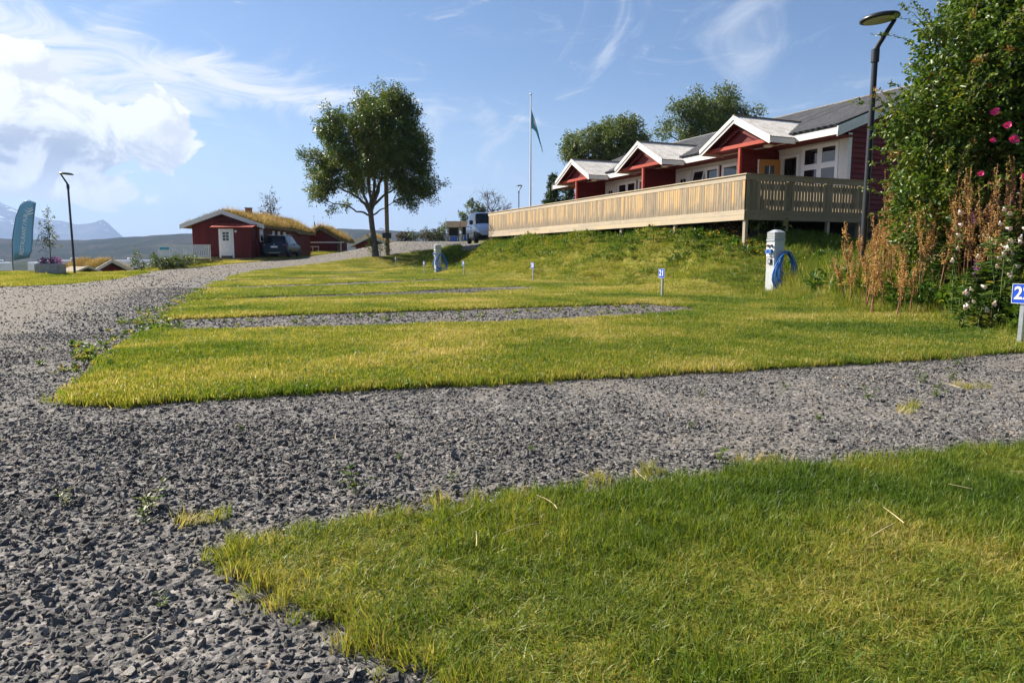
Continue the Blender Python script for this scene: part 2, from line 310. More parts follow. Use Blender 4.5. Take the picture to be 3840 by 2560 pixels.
t_.l.new(c_, t_.bsdf.inputs['Base Color']); t_.bsdf.inputs['Roughness'].default_value = .78; t_.bsdf.inputs['Specular IOR Level'].default_value = .35; bump(t_, t_.noise(o_, 6., 5, .65), .5, .12)
# ------------------------------------------------------------------ terrain
CTRL = np.array([(-14.0, -6.0, 0.0), (-14.0, 0.0, 0.0), (-14.0, 5.0, 0.0), (-14.0, 10.0, 0.0), (-14.0, 15.0, 0.0), (-14.0, 20.0, 0.0), (-9.0, -6.0, 0.0), (-9.0, 0.0, 0.0), (-9.0, 5.0, 0.0), (-9.0, 10.0, 0.0), (-9.0, 15.0, 0.0), (-9.0, 20.0, 0.0), (-4.0, -6.0, 0.0), (-4.0, 0.0, 0.0), (-4.0, 5.0, 0.0), (-4.0, 10.0, 0.0), (-4.0, 15.0, 0.0), (-4.0, 20.0, 0.0), (0.0, -6.0, 0.0), (0.0, 0.0, 0.0), (0.0, 5.0, 0.0), (0.0, 10.0, 0.0), (0.0, 15.0, 0.0), (0.0, 20.0, 0.0), (4.0, -6.0, 0.0), (4.0, 0.0, 0.0), (4.0, 5.0, 0.0), (4.0, 10.0, 0.0), (4.0, 15.0, 0.0), (4.0, 20.0, 0.0), (-14.0, 25.0, 0.0), (-9.0, 26.0, 0.0), (-4.0, 25.0, 0.0), (0.0, 24.5, 0.0), (3.4, 15.3, 0.0), (5.4, 7.2, 0.0), (5.6, 11.0, 0.02), (5.9, 14.0, 0.03), (6.3, 16.7, 0.06), (4.6, 20.8, 0.06), (1.3, 26.6, 0.08), (3.2, 22.9, 0.07), (-1.0, 30.6, 0.1), (-3.2, 35.0, 0.1), (2.6, 21.5, 0.02), (-2.5, 27.5, 0.02), (-6.5, 31.0, 0.02), (-9.0, 33.0, 0.05), (6.2, 0.0, 0.0), (6.0, 4.0, 0.0), (6.3, 8.0, 0.03), (0.72, 23.3, 0.06), (-2.08, 29.8, 0.04), (-4.59, 36.2, 0.01), (-7.32, 43.5, 0.18), (-3.88, 36.3, 0.07), (-2.9, 37.3, 0.27), (6.55, 19.5, 1.12), (5.75, 21.33, 1.5), (4.79, 23.53, 1.74), (2.95, 27.75, 1.8), (0.95, 32.33, 1.78), (-1.17, 37.19, 1.6), (10.86, 21.38, 1.2), (7.26, 29.63, 1.85), (3.94, 38.0, 1.9), (17.38, 29.68, 2.2), (12.18, 41.6, 2.4), (14.17, 19.55, 1.1), (20.58, 22.35, 1.6), (6.7, 12.6, 0.42), (8.0, 10.0, 0.55), (9.0, 13.0, 0.9), (8.3, 6.0, 0.4), (10.0, 2.0, 0.6), (14.0, 8.0, 1.3), (13.0, -4.0, 0.9), (18.0, 18.0, 2.0), (30.0, 20.0, 2.6), (28.0, 0.0, 2.0), (35.0, 40.0, 3.0), (-25.31, 35.0, 0.09), (-21.82, 34.0, -0.05), (-18.14, 24.5, -0.15), (-16.2, 26.0, -0.05), (-19.44, 40.0, 0.15), (-16.64, 42.0, 0.27), (-23.36, 50.5, 0.79), (-18.35, 52.0, 0.75), (-15.32, 50.0, 0.68), (-9.2, 46.0, 0.88), (-8.38, 46.5, 0.91), (-12.72, 49.0, 0.95), (-12.97, 54.0, 1.28), (-9.7, 57.0, 2.07), (-7.05, 57.0, 2.09), (-4.71, 53.0, 1.84), (-6.55, 47.0, 1.28), (-2.03, 40.3, 1.57), (-2.79, 40.0, 1.3), (-19.04, 65.0, 1.15), (-30.0, 45.0, -1.2), (-22.0, 42.0, -0.35), (-36.0, 34.0, -1.0), (-30.0, 60.0, -2.15), (-20.0, 62.0, -0.6), (-45.0, 60.0, -2.3), (-60.0, 40.0, -2.6), (-26.0, 24.0, -0.1), (-30.0, 12.0, -0.2), (-30.0, -5.0, -0.2), (-50.0, 10.0, -1.5), (-60.0, 80.0, -4.0), (-20.0, 85.0, -1.0), (0.0, 75.0, 3.1), (-5.0, 68.0, 2.1), (10.0, 60.0, 3.0), (0.0, 95.0, 2.5), (20.0, 80.0, 3.4), (-10.0, 110.0, 0.0), (-45.0, 110.0, -5.0), (25.0, 110.0, 2.0), (-13.0, 66.0, 1.3), (-8.0, 62.0, 1.9)])
def _fit(c):
    n = len(c); d = np.linalg.norm(c[:, None, :2]-c[None, :, :2], axis=2); A = np.zeros((n+3, n+3))
    A[:n, :n] = -np.sqrt(d*d+.6); A[:n, n] = 1; A[:n, n+1:] = c[:, :2]; A[n, :n] = 1; A[n+1:, :n] = c[:, :2].T
    return np.linalg.solve(A, np.r_[c[:, 2], 0, 0, 0])
_W = _fit(CTRL)
def H(x, y):
    x = np.atleast_1d(np.asarray(x, float)); y = np.atleast_1d(np.asarray(y, float)); out = np.empty(len(x))
    for i in range(0, len(x), 20000):
        a, b = x[i:i+20000], y[i:i+20000]
        out[i:i+20000] = (-np.sqrt((a[:, None]-CTRL[:, 0])**2+(b[:, None]-CTRL[:, 1])**2+.6))@_W[:-3]+_W[-3]+_W[-2]*a+_W[-1]*b
    far = sstep(95, 150, np.hypot(x, y-45)); out = np.clip(out, -9, 6)
    out = out*(1-far)-14*far
    return out+(fbm(x, y, .55, 3, 3)-.5)*.035+(fbm(x, y, .12, 2, 8)-.5)*.05*sstep(8, 25, y)
def h1(x, y): return float(H([x], [y])[0])
def pip(P, poly):
    x, y = P[:, 0], P[:, 1]; ins = np.zeros(len(P), bool); n = len(poly)
    for i in range(n):
        x0, y0 = poly[i]; x1, y1 = poly[(i+1) % n]
        c = ((y0 > y) != (y1 > y)); ins ^= c & (x < (x1-x0)*(y-y0)/((y1-y0) if y1 != y0 else 1e-9)+x0)
    return ins
def dense(poly, closed=True, step=lambda y: .12 if y < 9 else .3, jit=.05):
    out = []; n = len(poly)
    for i in range(n if closed else n-1):
        a = np.array(poly[i], float); b = np.array(poly[(i+1) % n], float); L = np.linalg.norm(b-a); k = max(1, int(L/step(min(a[1], b[1]))))
        nrm = np.array([-(b-a)[1], (b-a)[0]])/max(L, 1e-6)
        for j in range(k):
            p = a+(b-a)*j/k; q = (fbm([p[0]*1.], [p[1]*1.], 2.6, 4, 5)[0]-.5)*2*jit*(1+.03*p[1]); out.append(tuple(p+nrm*q))
    return out
PAD17 = ([(-13.17, 33.68), (-10.03, 38.0), (-7.9, 39.2)], [(-7.2, 38.0), (-9.51, 36.0), (-12.71, 31.72)])
PAD18 = ([(-10.91, 26.58), (-7.81, 29.56), (-6.4, 31.2)], [(-5.59, 29.74), (-7.41, 28.04), (-10.55, 24.54)])
PAD19 = ([(-8.98, 20.56), (-5.72, 23.92), (-3.05, 27.26)], [(-2.15, 26.84), (-5.15, 21.52), (-8.52, 19.5)])
PAD20 = ([(-6.85, 14.58), (-4.06, 16.94), (-.99, 20.52), (.32, 20.78)], [(.86, 19.54), (-.3, 17.96), (-3.64, 15.16), (-6.53, 13.9)])
PAD21 = ([(-5.12, 10.1), (-2.02, 11.44), (2.67, 13.74), (3.46, 12.76)], [(3.37, 11.88), (2.22, 10.72), (.15, 9.46), (-2.11, 8.74), (-4.44, 8.38)])
TOE = [(7.0, 7.3), (6.6, 7.6), (6.15, 9.0), (6.1, 10.4), (6.1, 13.5), (5.9, 16.3), (4.6, 20.2), (3.2, 22.6), (1.3, 26.4), (-1, 30.4), (-3.2, 34.8), (-5.3, 40), (-5.6, 44), (-6.2, 46.6)]
BBOT = [(-2.85, 4.27), (-2.42, 4.25), (-1.7, 4.53), (-.56, 4.9), (1.14, 5.42), (3.24, 6.1), (5.09, 6.72)]
LAWN = BBOT+TOE+[(-7.6, 46.84), (-8.67, 46.28), (-9.7, 45.6), (-10.74, 45.1), (-12.12, 43.88), (-13.24, 42.1), (-13.9, 38.06)]
for a_, b_ in (PAD17, PAD18, PAD19): LAWN += a_+b_
LAWN += [(-7.6, 17.0)]+PAD20[0]+PAD20[1]+[(-6.24, 13.28), (-5.86, 11.98)]+PAD21[0]+PAD21[1]+[(-3.98, 6.98), (-3.32, 5.42)]
LAWNA = [(-.90, 2.09), (-.42, 2.31), (.21, 2.57), (.98, 2.83), (1.77, 3.08), (2.54, 3.29), (4.5, 3.9), (7, 4.7), (8, 0), (5, -1.5), (1.2, -.8), (.55, .5), (.1, 1.15), (-.13, 1.42), (-.18, 1.47), (-.33, 1.56), (-.42, 1.65), (-.51, 1.71), (-.65, 1.81), (-.83, 1.96)]
BANK = TOE+[(-7.5, 46.8), (-5.16, 46.38), (-4.06, 47.2), (-3.5, 46.5), (-3.35, 42.5), (-2.9, 39.4), (-1.3, 37.9), (1.5, 39), (5, 40), (14, 22), (16, 12), (15, 0), (8.2, -.5), (7.3, 4.9), (7.25, 7.2)]
VERGE = [(-22, 22.6), (-18.3, 24.3), (-16.0, 24.2), (-16.34, 25.8), (-17.1, 29.4), (-18.6, 33.5), (-19.5, 36.5), (-21.5, 38), (-26, 38.5), (-31, 36), (-33, 28), (-30, 23)]
CABG = [(-25, 43.4), (-21.97, 45.1), (-20.3, 45.4), (-18.08, 46.3), (-16.7, 49.2), (-15.85, 52.6), (-15.2, 57), (-13.2, 62), (-14, 67), (-24, 68), (-30, 60), (-29, 46)]
GRAVEL = [(-34, -9), (10, -9), (10, 9), (7, 20), (0, 30), (-3.2, 37.5), (-.4, 38.2), (0, 46), (-2.8, 49), (-4.0, 56.9), (-11, 57.4), (-13.6, 54), (-15.5, 52.6), (-16.4, 49.2), (-17.8, 46.4), (-20.3, 45.6), (-23, 44.6), (-20.3, 39), (-19, 36), (-16.0, 25.8), (-15.6, 23.8), (-18.3, 24.4), (-22, 22.8), (-34, 23)]
def pl_spaced(segs):
    out = []
    for a, b, st in segs: out += list(np.arange(a, b, st))
    return np.array(out+[segs[-1][1]])
gx = pl_spaced([(-190, -60, 5), (-60, -20, 1.2), (-20, -6, .45), (-6, 6, .16), (6, 16, .5), (16, 60, 2), (60, 190, 6)])
gy = pl_spaced([(-120, -8, 6), (-8, .5, .6), (.5, 8, .14), (8, 24, .32), (24, 62, .6), (62, 110, 1.6), (110, 230, 5)])
GX, GY = np.meshgrid(gx, gy); gp = np.c_[GX.ravel(), GY.ravel()]
gz = H(gp[:, 0], gp[:, 1])
nx, ny = len(gx), len(gy); ii = np.arange((ny-1)*nx).reshape(ny-1, nx)[:, :-1].ravel()
me = bpy.data.meshes.new('ground'); me.from_pydata(np.c_[gp, gz].tolist(), [], np.c_[ii, ii+1, ii+nx+1, ii+nx].tolist())
me.polygons.foreach_set('use_smooth', [True]*len(me.polygons)); me.materials.append(M['ground'])
ing = pip(gp+np.c_[(fbm(gp[:, 0], gp[:, 1], 1.5, 3, 2)-.5), (fbm(gp[:, 0], gp[:, 1], 1.5, 3, 4)-.5)]*.6, GRAVEL)
me.attributes.new('grassy', 'FLOAT', 'POINT').data.foreach_set('value', np.where(ing, 0., 1.).astype(np.float32))
# the driven part of the road is dusty and packed, its right edge and the pads stay loose
edge = np.interp(gp[:, 1], [0, 4, 8, 14, 20, 30, 40, 47, 60], [-4.6, -4.0, -5.4, -7.6, -9.9, -13.2, -13.6, -9, -6])
dustv = .12+.74*sstep(-.2, 1.8, edge-gp[:, 0])*sstep(3.4, 6.6, gp[:, 1])+.14*sstep(6, 20, gp[:, 1])+.45*sstep(.48, .64, fbm(gp[:, 0], gp[:, 1], 1.3, 4, 33))
dustv += .22*(fbm(gp[:, 0], gp[:, 1], .5, 3, 6)-.5)
me.attributes.new('dust', 'FLOAT', 'POINT').data.foreach_set('value', np.clip(dustv, 0, 1).astype(np.float32))
tag(link('ground', me), 'grey crushed stone ground with the dusty road through it', 'ground', kind='structure')
def sheet(name, poly, label, raise_=.022, sp=(.25, .9), jit=.05, mat='lawn', skirt=.08):
    b = dense(poly, jit=jit); P = np.array(poly); x0, y0 = P.min(0); x1, y1 = P.max(0)
    pts = []
    y = y0
    while y < y1:
        st = sp[0] if y < 10 else sp[1]*(.5 if y < 30 else 1)
        xs = np.arange(x0, x1, st)+RNG.uniform(0, st); pts.append(np.c_[xs, np.full(len(xs), y)+RNG.uniform(-.2, .2, len(xs))*st]); y += st
    pts = np.concatenate(pts); pts = pts[pip(pts, b)]
    allp = [Vector(p) for p in b]+[Vector((float(p[0]), float(p[1]))) for p in pts]
    nb = len(b); vs, es, fs, *_ = mgeo.delaunay_2d_cdt(allp, [], [list(range(nb))], 1, 1e-5)
    v = np.array([tuple(p) for p in vs]); z = H(v[:, 0], v[:, 1])+raise_
    V = np.c_[v, z].tolist(); F = [tuple(f) for f in fs]
    cnt = {}
    for f in F:
        for i in range(len(f)):
            e = (f[i], f[(i+1) % len(f)]); k = (min(e), max(e)); cnt[k] = None if k in cnt else e
    low = {}
    for e in [e for e in cnt.values() if e]:
        for i in e:
            if i not in low: low[i] = len(V); V.append([V[i][0], V[i][1], V[i][2]-skirt])
        F.append((e[1], e[0], low[e[0]], low[e[1]]))
    me = bpy.data.meshes.new(name); me.from_pydata(V, [], F); me.materials.append(M[mat]); me.update()
    bm = bmesh.new(); bm.from_mesh(me); bmesh.ops.recalc_face_normals(bm, faces=bm.faces); bm.to_mesh(me); bm.free()
    return tag(link(name, me), label, 'lawn', kind='structure')
sheet('lawn', LAWN, 'mown lawn with grey gravel parking strips cut into it', raise_=.020)
sheet('lawn', LAWNA, 'corner of longer green lawn beside loose dark gravel', raise_=.020)
sheet('grass_bank', BANK, 'rough grass bank rising to the wooden deck', raise_=.02, sp=(.5, .9))
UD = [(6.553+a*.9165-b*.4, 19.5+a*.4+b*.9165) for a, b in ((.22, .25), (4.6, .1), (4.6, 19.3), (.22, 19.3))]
sheet('underdeck_shade', UD, 'dark earth sheet coloured as the shade under the deck', raise_=.034, mat='soil', sp=(.5, .9), skirt=.03)['category'] = 'soil'  # sheet added over the bank, its dark colour paints the shade below the deck
sheet('grass_verge', VERGE, 'yellow green grass verge under the planter and banner', raise_=.02)
sheet('grass_verge', CABG, 'strip of grass around the red turf-roofed cabin', raise_=.02)
# ------------------------------------------------------------------ blades and stones, instanced as stuff
def blades(name, n, r, h, w_, lean=.35, seg=2, clump=.0, mat='grass', flat=0.):
    V = []; F = []; T = []
    for i in range(n):
        a = random.uniform(0, 6.283); d = r*math.sqrt(random.random()); x, y = d*math.cos(a), d*math.sin(a)
        hh = random.uniform(*h); ww = random.uniform(*w_); b = random.uniform(0, 6.283); ln = abs(random.gauss(0, lean))*hh+flat*random.random()*hh
        dx, dy = math.cos(b)*ln+x*clump, math.sin(b)*ln+y*clump; q = random.uniform(0, 6.283); sx, sy = math.cos(q)*ww/2, math.sin(q)*ww/2
        k = len(V); tt = random.random(); hz_ = math.sqrt(max(hh*hh-ln*ln*.7, hh*hh*.15))
        if seg == 2:
            V += [(x-sx, y-sy, -.01), (x+sx, y+sy, -.01), (x-sx*.8+dx*.4, y-sy*.8+dy*.4, hz_*.58), (x+sx*.8+dx*.4, y+sy*.8+dy*.4, hz_*.58), (x+dx, y+dy, hz_)]
            F += [(k, k+1, k+3, k+2), (k+2, k+3, k+4)]; T += [tt]*5
        else:
            V += [(x-sx, y-sy, -.01), (x+sx, y+sy, -.01), (x+dx, y+dy, hz_)]; F += [(k, k+1, k+2)]; T += [tt]*3
    me = bpy.data.meshes.new(name); me.from_pydata(V, [], F); me.attributes.new('tint', 'FLOAT', 'POINT').data.foreach_set('value', T); me.materials.append(M[mat]); me.update()
    return me
def rosette(name, n, r, lw, mat='weed', up=.5):
    V = []; F = []; T = []
    for i in range(n):
        a = random.uniform(0, 6.283); L = r*random.uniform(.5, 1); wv = L*lw*random.uniform(.7, 1.2); e = random.uniform(.1, up*2)
        c, s_ = math.cos(a), math.sin(a); k = len(V); x0 = random.gauss(0, r*.25); y0 = random.gauss(0, r*.25); tt = random.random()
        def P(f, sd_, z): return (x0+c*L*f-s_*sd_, y0+s_*L*f+c*sd_, z)
        zz = L*e
        V += [P(0, 0, 0), P(.45, wv/2, zz*.7+wv*.15), P(.8, wv*.35, zz*.95+wv*.1), P(1, 0, zz*.8), P(.8, -wv*.35, zz*.95+wv*.1), P(.45, -wv/2, zz*.7+wv*.15), P(.5, 0, zz*.72)]
        F += [(k, k+6, k+1), (k+1, k+6, k+2), (k+2, k+6, k+3), (k+3, k+6, k+4), (k+4, k+6, k+5), (k+5, k+6, k)]; T += [tt]*7
    me = bpy.data.meshes.new(name); me.from_pydata(V, [], F); me.attributes.new('tint', 'FLOAT', 'POINT').data.foreach_set('value', T); me.materials.append(M[mat]); me.update()
    return me
def protos(name, meshes):
    c = bpy.data.collections.new(name)
    for i, me in enumerate(meshes): c.objects.link(bpy.data.objects.new('%s_%02d' % (name, i), me))
    return c
def instancer(name, P, rot, scl, idx, tint, coll, label, cat):
    me = bpy.data.meshes.new(name); me.from_pydata(np.asarray(P).tolist(), [], []); n = len(P)
    me.attributes.new('irot', 'FLOAT_VECTOR', 'POINT').data.foreach_set('vector', np.asarray(rot, np.float32).ravel())
    me.attributes.new('iscl', 'FLOAT_VECTOR', 'POINT').data.foreach_set('vector', np.asarray(scl, np.float32).ravel())
    me.attributes.new('iidx', 'INT', 'POINT').data.foreach_set('value', np.asarray(idx, np.int32))
    me.attributes.new('itint', 'FLOAT', 'POINT').data.foreach_set('value', np.asarray(tint, np.float32))
    o = link(name, me); g = bpy.data.node_groups.new(name, 'GeometryNodeTree')
    g.interface.new_socket('Geometry', in_out='INPUT', socket_type='NodeSocketGeometry'); g.interface.new_socket('Geometry', in_out='OUTPUT', socket_type='NodeSocketGeometry')
    N = NT(g); gi = N.add('NodeGroupInput'); go = N.add('NodeGroupOutput')
    def at(nm, ty): nd = N.add('GeometryNodeInputNamedAttribute', data_type=ty); nd.inputs[0].default_value = nm; return nd.outputs[0]
    ci = N.add('GeometryNodeCollectionInfo'); ci.inputs[0].default_value = coll; ci.inputs[1].default_value = True; ci.inputs[2].default_value = True
    er = N.add('FunctionNodeEulerToRotation'); N.l.new(at('irot', 'FLOAT_VECTOR'), er.inputs[0])
    ip = N.add('GeometryNodeInstanceOnPoints'); ip.inputs['Pick Instance'].default_value = True
    N.l.new(gi.outputs[0], ip.inputs['Points']); N.l.new(ci.outputs[0], ip.inputs['Instance']); N.l.new(at('iidx', 'INT'), ip.inputs['Instance Index'])
    N.l.new(er.outputs[0], ip.inputs['Rotation']); N.l.new(at('iscl', 'FLOAT_VECTOR'), ip.inputs['Scale']); N.l.new(ip.outputs[0], go.inputs[0])
    o.modifiers.new('scatter', 'NODES').node_group = g
    return tag(o, label, cat, kind='stuff')
def sample(poly, dens, box=None):
    P = np.array(poly); x0, y0 = P.min(0); x1, y1 = P.max(0)
    if box: x0, y0, x1, y1 = max(x0, box[0]), max(y0, box[1]), min(x1, box[2]), min(y1, box[3])
    n = int((x1-x0)*(y1-y0)*dens); q = np.c_[RNG.uniform(x0, x1, n), RNG.uniform(y0, y1, n)]
    q = q[np.abs(q[:, 0]) < 1.05*q[:, 1]+1.6] if y0 > -2 else q
    return q[pip(q, poly)]
def up_rot(n, tilt=.0): return np.c_[RNG.normal(0, tilt, n), RNG.normal(0, tilt, n), RNG.uniform(0, 6.283, n)]
def uscl(n, a, b, k=1.): s_ = RNG.uniform(a, b, n); return np.c_[s_, s_, s_*k]
def lawn_tint(q):
    t = .485+.95*(fbm(q[:, 0], q[:, 1], .55, 4, 21)-.5)+.55*(fbm(q[:, 0], q[:, 1], 2.4, 3, 31)-.5)+RNG.normal(0, .07, len(q))
    return t
LB = dense(LAWN, jit=.05); LA = dense(LAWNA, jit=.05)
PN = protos('near_tuft', [blades('near_tuft', 34, .05, (.022, .058), (.0020, .0034), .8, flat=.5) for _ in range(6)])
PE = protos('edge_tuft', [blades('edge_tuft', 40, .05, (.045, .095), (.0024, .004), .45, clump=.6) for _ in range(5)])
PM = protos('mid_tuft', [blades('mid_tuft', 46, .10, (.028, .058), (.0042, .0065), .45) for _ in range(6)])
PF = protos('far_tuft', [blades('far_tuft', 110, .34, (.045, .085), (.010, .016), .4, seg=1) for _ in range(5)])
PR = protos('rough_tuft', [blades('rough_tuft', 46, .14, (.10, .30), (.006, .011), .5, clump=.5) for _ in range(5)])
PW = protos('weed_rosette', [rosette('weed_rosette', 14, .13, .42) for _ in range(4)]+[rosette('weed_small', 22, .08, .5) for _ in range(3)])
def edge_points(poly, step, ymax, spread=.05):
    d = dense(poly, jit=.05, step=lambda y: step if y < 9 else step*3); q = np.array(d); q = q[(q[:, 1] < ymax) & (q[:, 1] > .6)]; q = np.repeat(q, 2, 0)
    return q+RNG.normal(0, spread, q.shape)
def z3(q, dz=.0): return np.c_[q, H(q[:, 0], q[:, 1])+dz]
# near lawn: longer, greener clumps mixed with dry straw
q = sample(LA, 820, (-2, .7, 6, 6)); cl = sstep(.30, .72, fbm(q[:, 0], q[:, 1], 2.3, 4, 77)); tn = .50+.35*(lawn_tint(q)-.485)-.20*cl+.75*(fbm(q[:, 0], q[:, 1], 2.6, 4, 51)-.5); hh = .52+.56*cl+RNG.normal(0, .1, len(q))
sc_ = RNG.uniform(.8, 1.2, len(q)); instancer('grass', z3(q, .026), up_rot(len(q), .12), np.c_[sc_, sc_, sc_*hh], RNG.integers(0, 6, len(q)), tn, PN, 'longer tufted grass with dry straws beside loose gravel', 'grass')
q = sample(LB, 620, (-8, 4, 8, 9.2)); hh = .45+.5*fbm(q[:, 0], q[:, 1], 1.2, 3, 78); sc_ = RNG.uniform(.8, 1.25, len(q))
instancer('grass', z3(q, .026), up_rot(len(q), .12), np.c_[sc_, sc_, sc_*hh], RNG.integers(0, 6, len(q)), lawn_tint(q)+.02+RNG.normal(0, .08, len(q)), PM, 'short yellow green grass of the mown lawn', 'grass')
q = sample(LB, 260, (-9, 9.2, 8, 16)); sc_ = RNG.uniform(1.1, 1.6, len(q))
instancer('grass', z3(q, .026), up_rot(len(q), .1), np.c_[sc_, sc_, sc_*.6], RNG.integers(0, 6, len(q)), lawn_tint(q)+.07, PM, 'short dry grass of the lawn past the second gravel strip', 'grass')
q = sample(LB, 30, (-15, 16, 8, 48)); sc_ = RNG.uniform(.8, 1.3, len(q))
instancer('grass', z3(q, .024), up_rot(len(q), .05), np.c_[sc_, sc_, sc_*.42], RNG.integers(0, 5, len(q)), lawn_tint(q)+.08, PF, 'distant mown grass between the far gravel strips', 'grass')
qa = edge_points(LAWNA, .03, 6, .035); qa = qa[(np.abs(qa[:, 0]) < 5)]; qb = edge_points(LAWN, .05, 14, .04); qb = qb[np.abs(qb[:, 0]) < 7]
q = np.r_[qa, qb]; q = q[RNG.random(len(q)) < np.clip(2.2*fbm(q[:, 0], q[:, 1], 3.3, 3, 9)-.45, .12, 1)]; sc_ = RNG.uniform(.4, .95, len(q)); instancer('grass', z3(q, .006), up_rot(len(q), .25), np.c_[sc_, sc_, sc_], RNG.integers(0, 5, len(q)), lawn_tint(q)-.05+RNG.normal(0, .1, len(q)), PE, 'ragged longer grass along the gravel edges', 'grass')
for poly, box, nm in ((VERGE, (-34, 21, -14, 40), 'yellowish grass of the verge below the banner'), (CABG, (-30, 43, -12, 68), 'grass around the turf-roofed cabin')):
    q = sample(poly, 16, box); sc_ = RNG.uniform(.8, 1.5, len(q)); instancer('grass', z3(q, .02), up_rot(len(q), .05), np.c_[sc_, sc_, sc_*.9], RNG.integers(0, 5, len(q)), lawn_tint(q)+.12, PF, nm, 'grass')
q = sample(LB, 9, (-6, 4.4, 7, 16)); q = q[fbm(q[:, 0], q[:, 1], .8, 2, 19) > .52]; sc_ = RNG.uniform(.25, .5, len(q)); instancer('weeds', z3(q, .03), up_rot(len(q), .15), np.c_[sc_, sc_, sc_*.6], RNG.integers(0, 7, len(q)), RNG.uniform(.35, .8, len(q)), PW, 'flat rosettes of weeds scattered in the mown lawn', 'weeds')
# the bank: rough and green at the top, mown lower down
def off_deck(q):
    c, s_ = math.cos(math.atan2(.4, .9165)), math.sin(math.atan2(.4, .9165)); a = (q[:, 0]-6.553)*c+(q[:, 1]-19.5)*s_; b = -(q[:, 0]-6.553)*s_+(q[:, 1]-19.5)*c
    return q[~((a > .25) & (a < 14) & (b > .1) & (b < 19.4))]
q = off_deck(sample(BANK, 60, (-8, 5, 13, 48)))
dtoe = np.min(np.stack([np.hypot(q[:, 0]-p[0], q[:, 1]-p[1]) for p in dense(TOE, False, lambda y: .5, 0)]), 0)
sc_ = RNG.uniform(.55, 1.05, len(q))*(.45+.75*sstep(.8, 2.6, dtoe)); tn = .36+.5*(fbm(q[:, 0], q[:, 1], .7, 3, 61)-.5)+.30*(1-sstep(.2, 2.2, dtoe))+RNG.normal(0, .08, len(q))
instancer('grass', z3(q, .01), up_rot(len(q), .1), np.c_[sc_*1.15, sc_*1.15, sc_], RNG.integers(0, 5, len(q)), tn, PR, 'rough uncut grass on the bank below the deck', 'grass')
q = off_deck(sample(BANK, 34, (-8, 8, 9, 48))); sc_ = RNG.uniform(.7, 1.1, len(q)); instancer('grass', z3(q, .015), up_rot(len(q), .12), np.c_[sc_, sc_, sc_*1.1], RNG.integers(0, 5, len(q)), .47+.7*(fbm(q[:, 0], q[:, 1], .9, 3, 62)-.5)+RNG.normal(0, .1, len(q)), PF, 'shorter grass covering the slope of the bank', 'grass')
q = off_deck(sample(BANK, 26, (-6, 8, 9, 44))); dtoe = np.min(np.stack([np.hypot(q[:, 0]-p[0], q[:, 1]-p[1]) for p in dense(TOE, False, lambda y: .5, 0)]), 0)
keep = (dtoe > .9) & (fbm(q[:, 0], q[:, 1], .5, 3, 41)+.12*sstep(1, 2.5, dtoe) > .50); q = q[keep]; sc_ = RNG.uniform(.8, 1.8, len(q))
instancer('weeds', z3(q, .03), up_rot(len(q), .15), np.c_[sc_, sc_, sc_*1.2], RNG.integers(0, 7, len(q)), RNG.uniform(.25, .75, len(q)), PW, 'broad leaved weeds in patches on the grass bank', 'weeds')
# small weeds along the ragged road edge of the lawn and in the second strip
q = np.concatenate([np.array(dense(e, False, lambda y: .10, .2)) for e in ([(-4.44, 8.38), (-5.12, 10.1), (-5.86, 11.98), (-6.24, 13.28)], [(-3.2, 5.4), (-3.98, 6.98), (-4.44, 8.38)], [(-6.53, 13.9), (-7.6, 17), (-8.5, 19.5)])]); q = np.repeat(q, 3, 0); q = q+RNG.normal(0, .22, q.shape)-[.1, 0]
q2 = sample([(-4.6, 8.9), (-1, 9.9), (3, 12.1), (2.6, 13.3), (-2, 11.0), (-5, 9.9)], 5); q = np.r_[q, q2]; sc_ = RNG.uniform(.25, .8, len(q))
instancer('weeds', z3(q, .0), up_rot(len(q), .2), np.c_[sc_, sc_, sc_], RNG.integers(0, 7, len(q)), RNG.uniform(.4, 1., len(q)), PW, 'thin weeds creeping into the gravel at the lawn edge', 'weeds')
# crushed stone
def stone_mesh():
    bm = bmesh.new()
    for _ in range(11):
        d = Vector((random.gauss(0, 1), random.gauss(0, 1), random.gauss(0, 1))).normalized()*random.uniform(.75, 1); bm.verts.new((d.x*.62, d.y*.44, d.z*.30))
    r_ = bmesh.ops.convex_hull(bm, input=bm.verts); bmesh.ops.delete(bm, geom=list({e for e in r_['geom_interior'] if isinstance(e, bmesh.types.BMVert)}), context='VERTS')
    me = bpy.data.meshes.new('stone'); bm.to_mesh(me); bm.free(); me.materials.append(M['stone']); return me
PS = protos('stone', [stone_mesh() for _ in range(14)])
OFFL = lambda q: q[~pip(q, LB) & ~pip(q, LA)]
def stones(q, smin, smed, sig, smax, dz=.0, label=''):
    n = len(q); s_ = np.clip(np.exp(RNG.normal(math.log(smed), sig, n)), smin, smax)
    rot = np.c_[RNG.normal(0, .5, n), RNG.normal(0, .5, n), RNG.uniform(0, 6.283, n)]
    sc3 = np.c_[s_*RNG.uniform(.85, 1.25, n), s_*RNG.uniform(.8, 1.2, n), s_*RNG.uniform(.8, 1.4, n)]
    z = H(q[:, 0], q[:, 1])+s_*RNG.uniform(-.05, .22, n)
    tn = np.clip(.47+RNG.normal(0, .22, n)+.5*(fbm(q[:, 0], q[:, 1], 1.1, 4, 14)-.5), 0, 1)
    instancer('gravel', np.c_[q, z], rot, sc3, RNG.integers(0, 14, n), tn, PS, label, 'gravel')
q = OFFL(sample(GRAVEL, 5200, (-3.3, .75, 4.6, 3.8))); u = RNG.random(len(q)); big = sstep(1.0, -1.4, q[:, 0]-.35*(q[:, 1]-1.5))
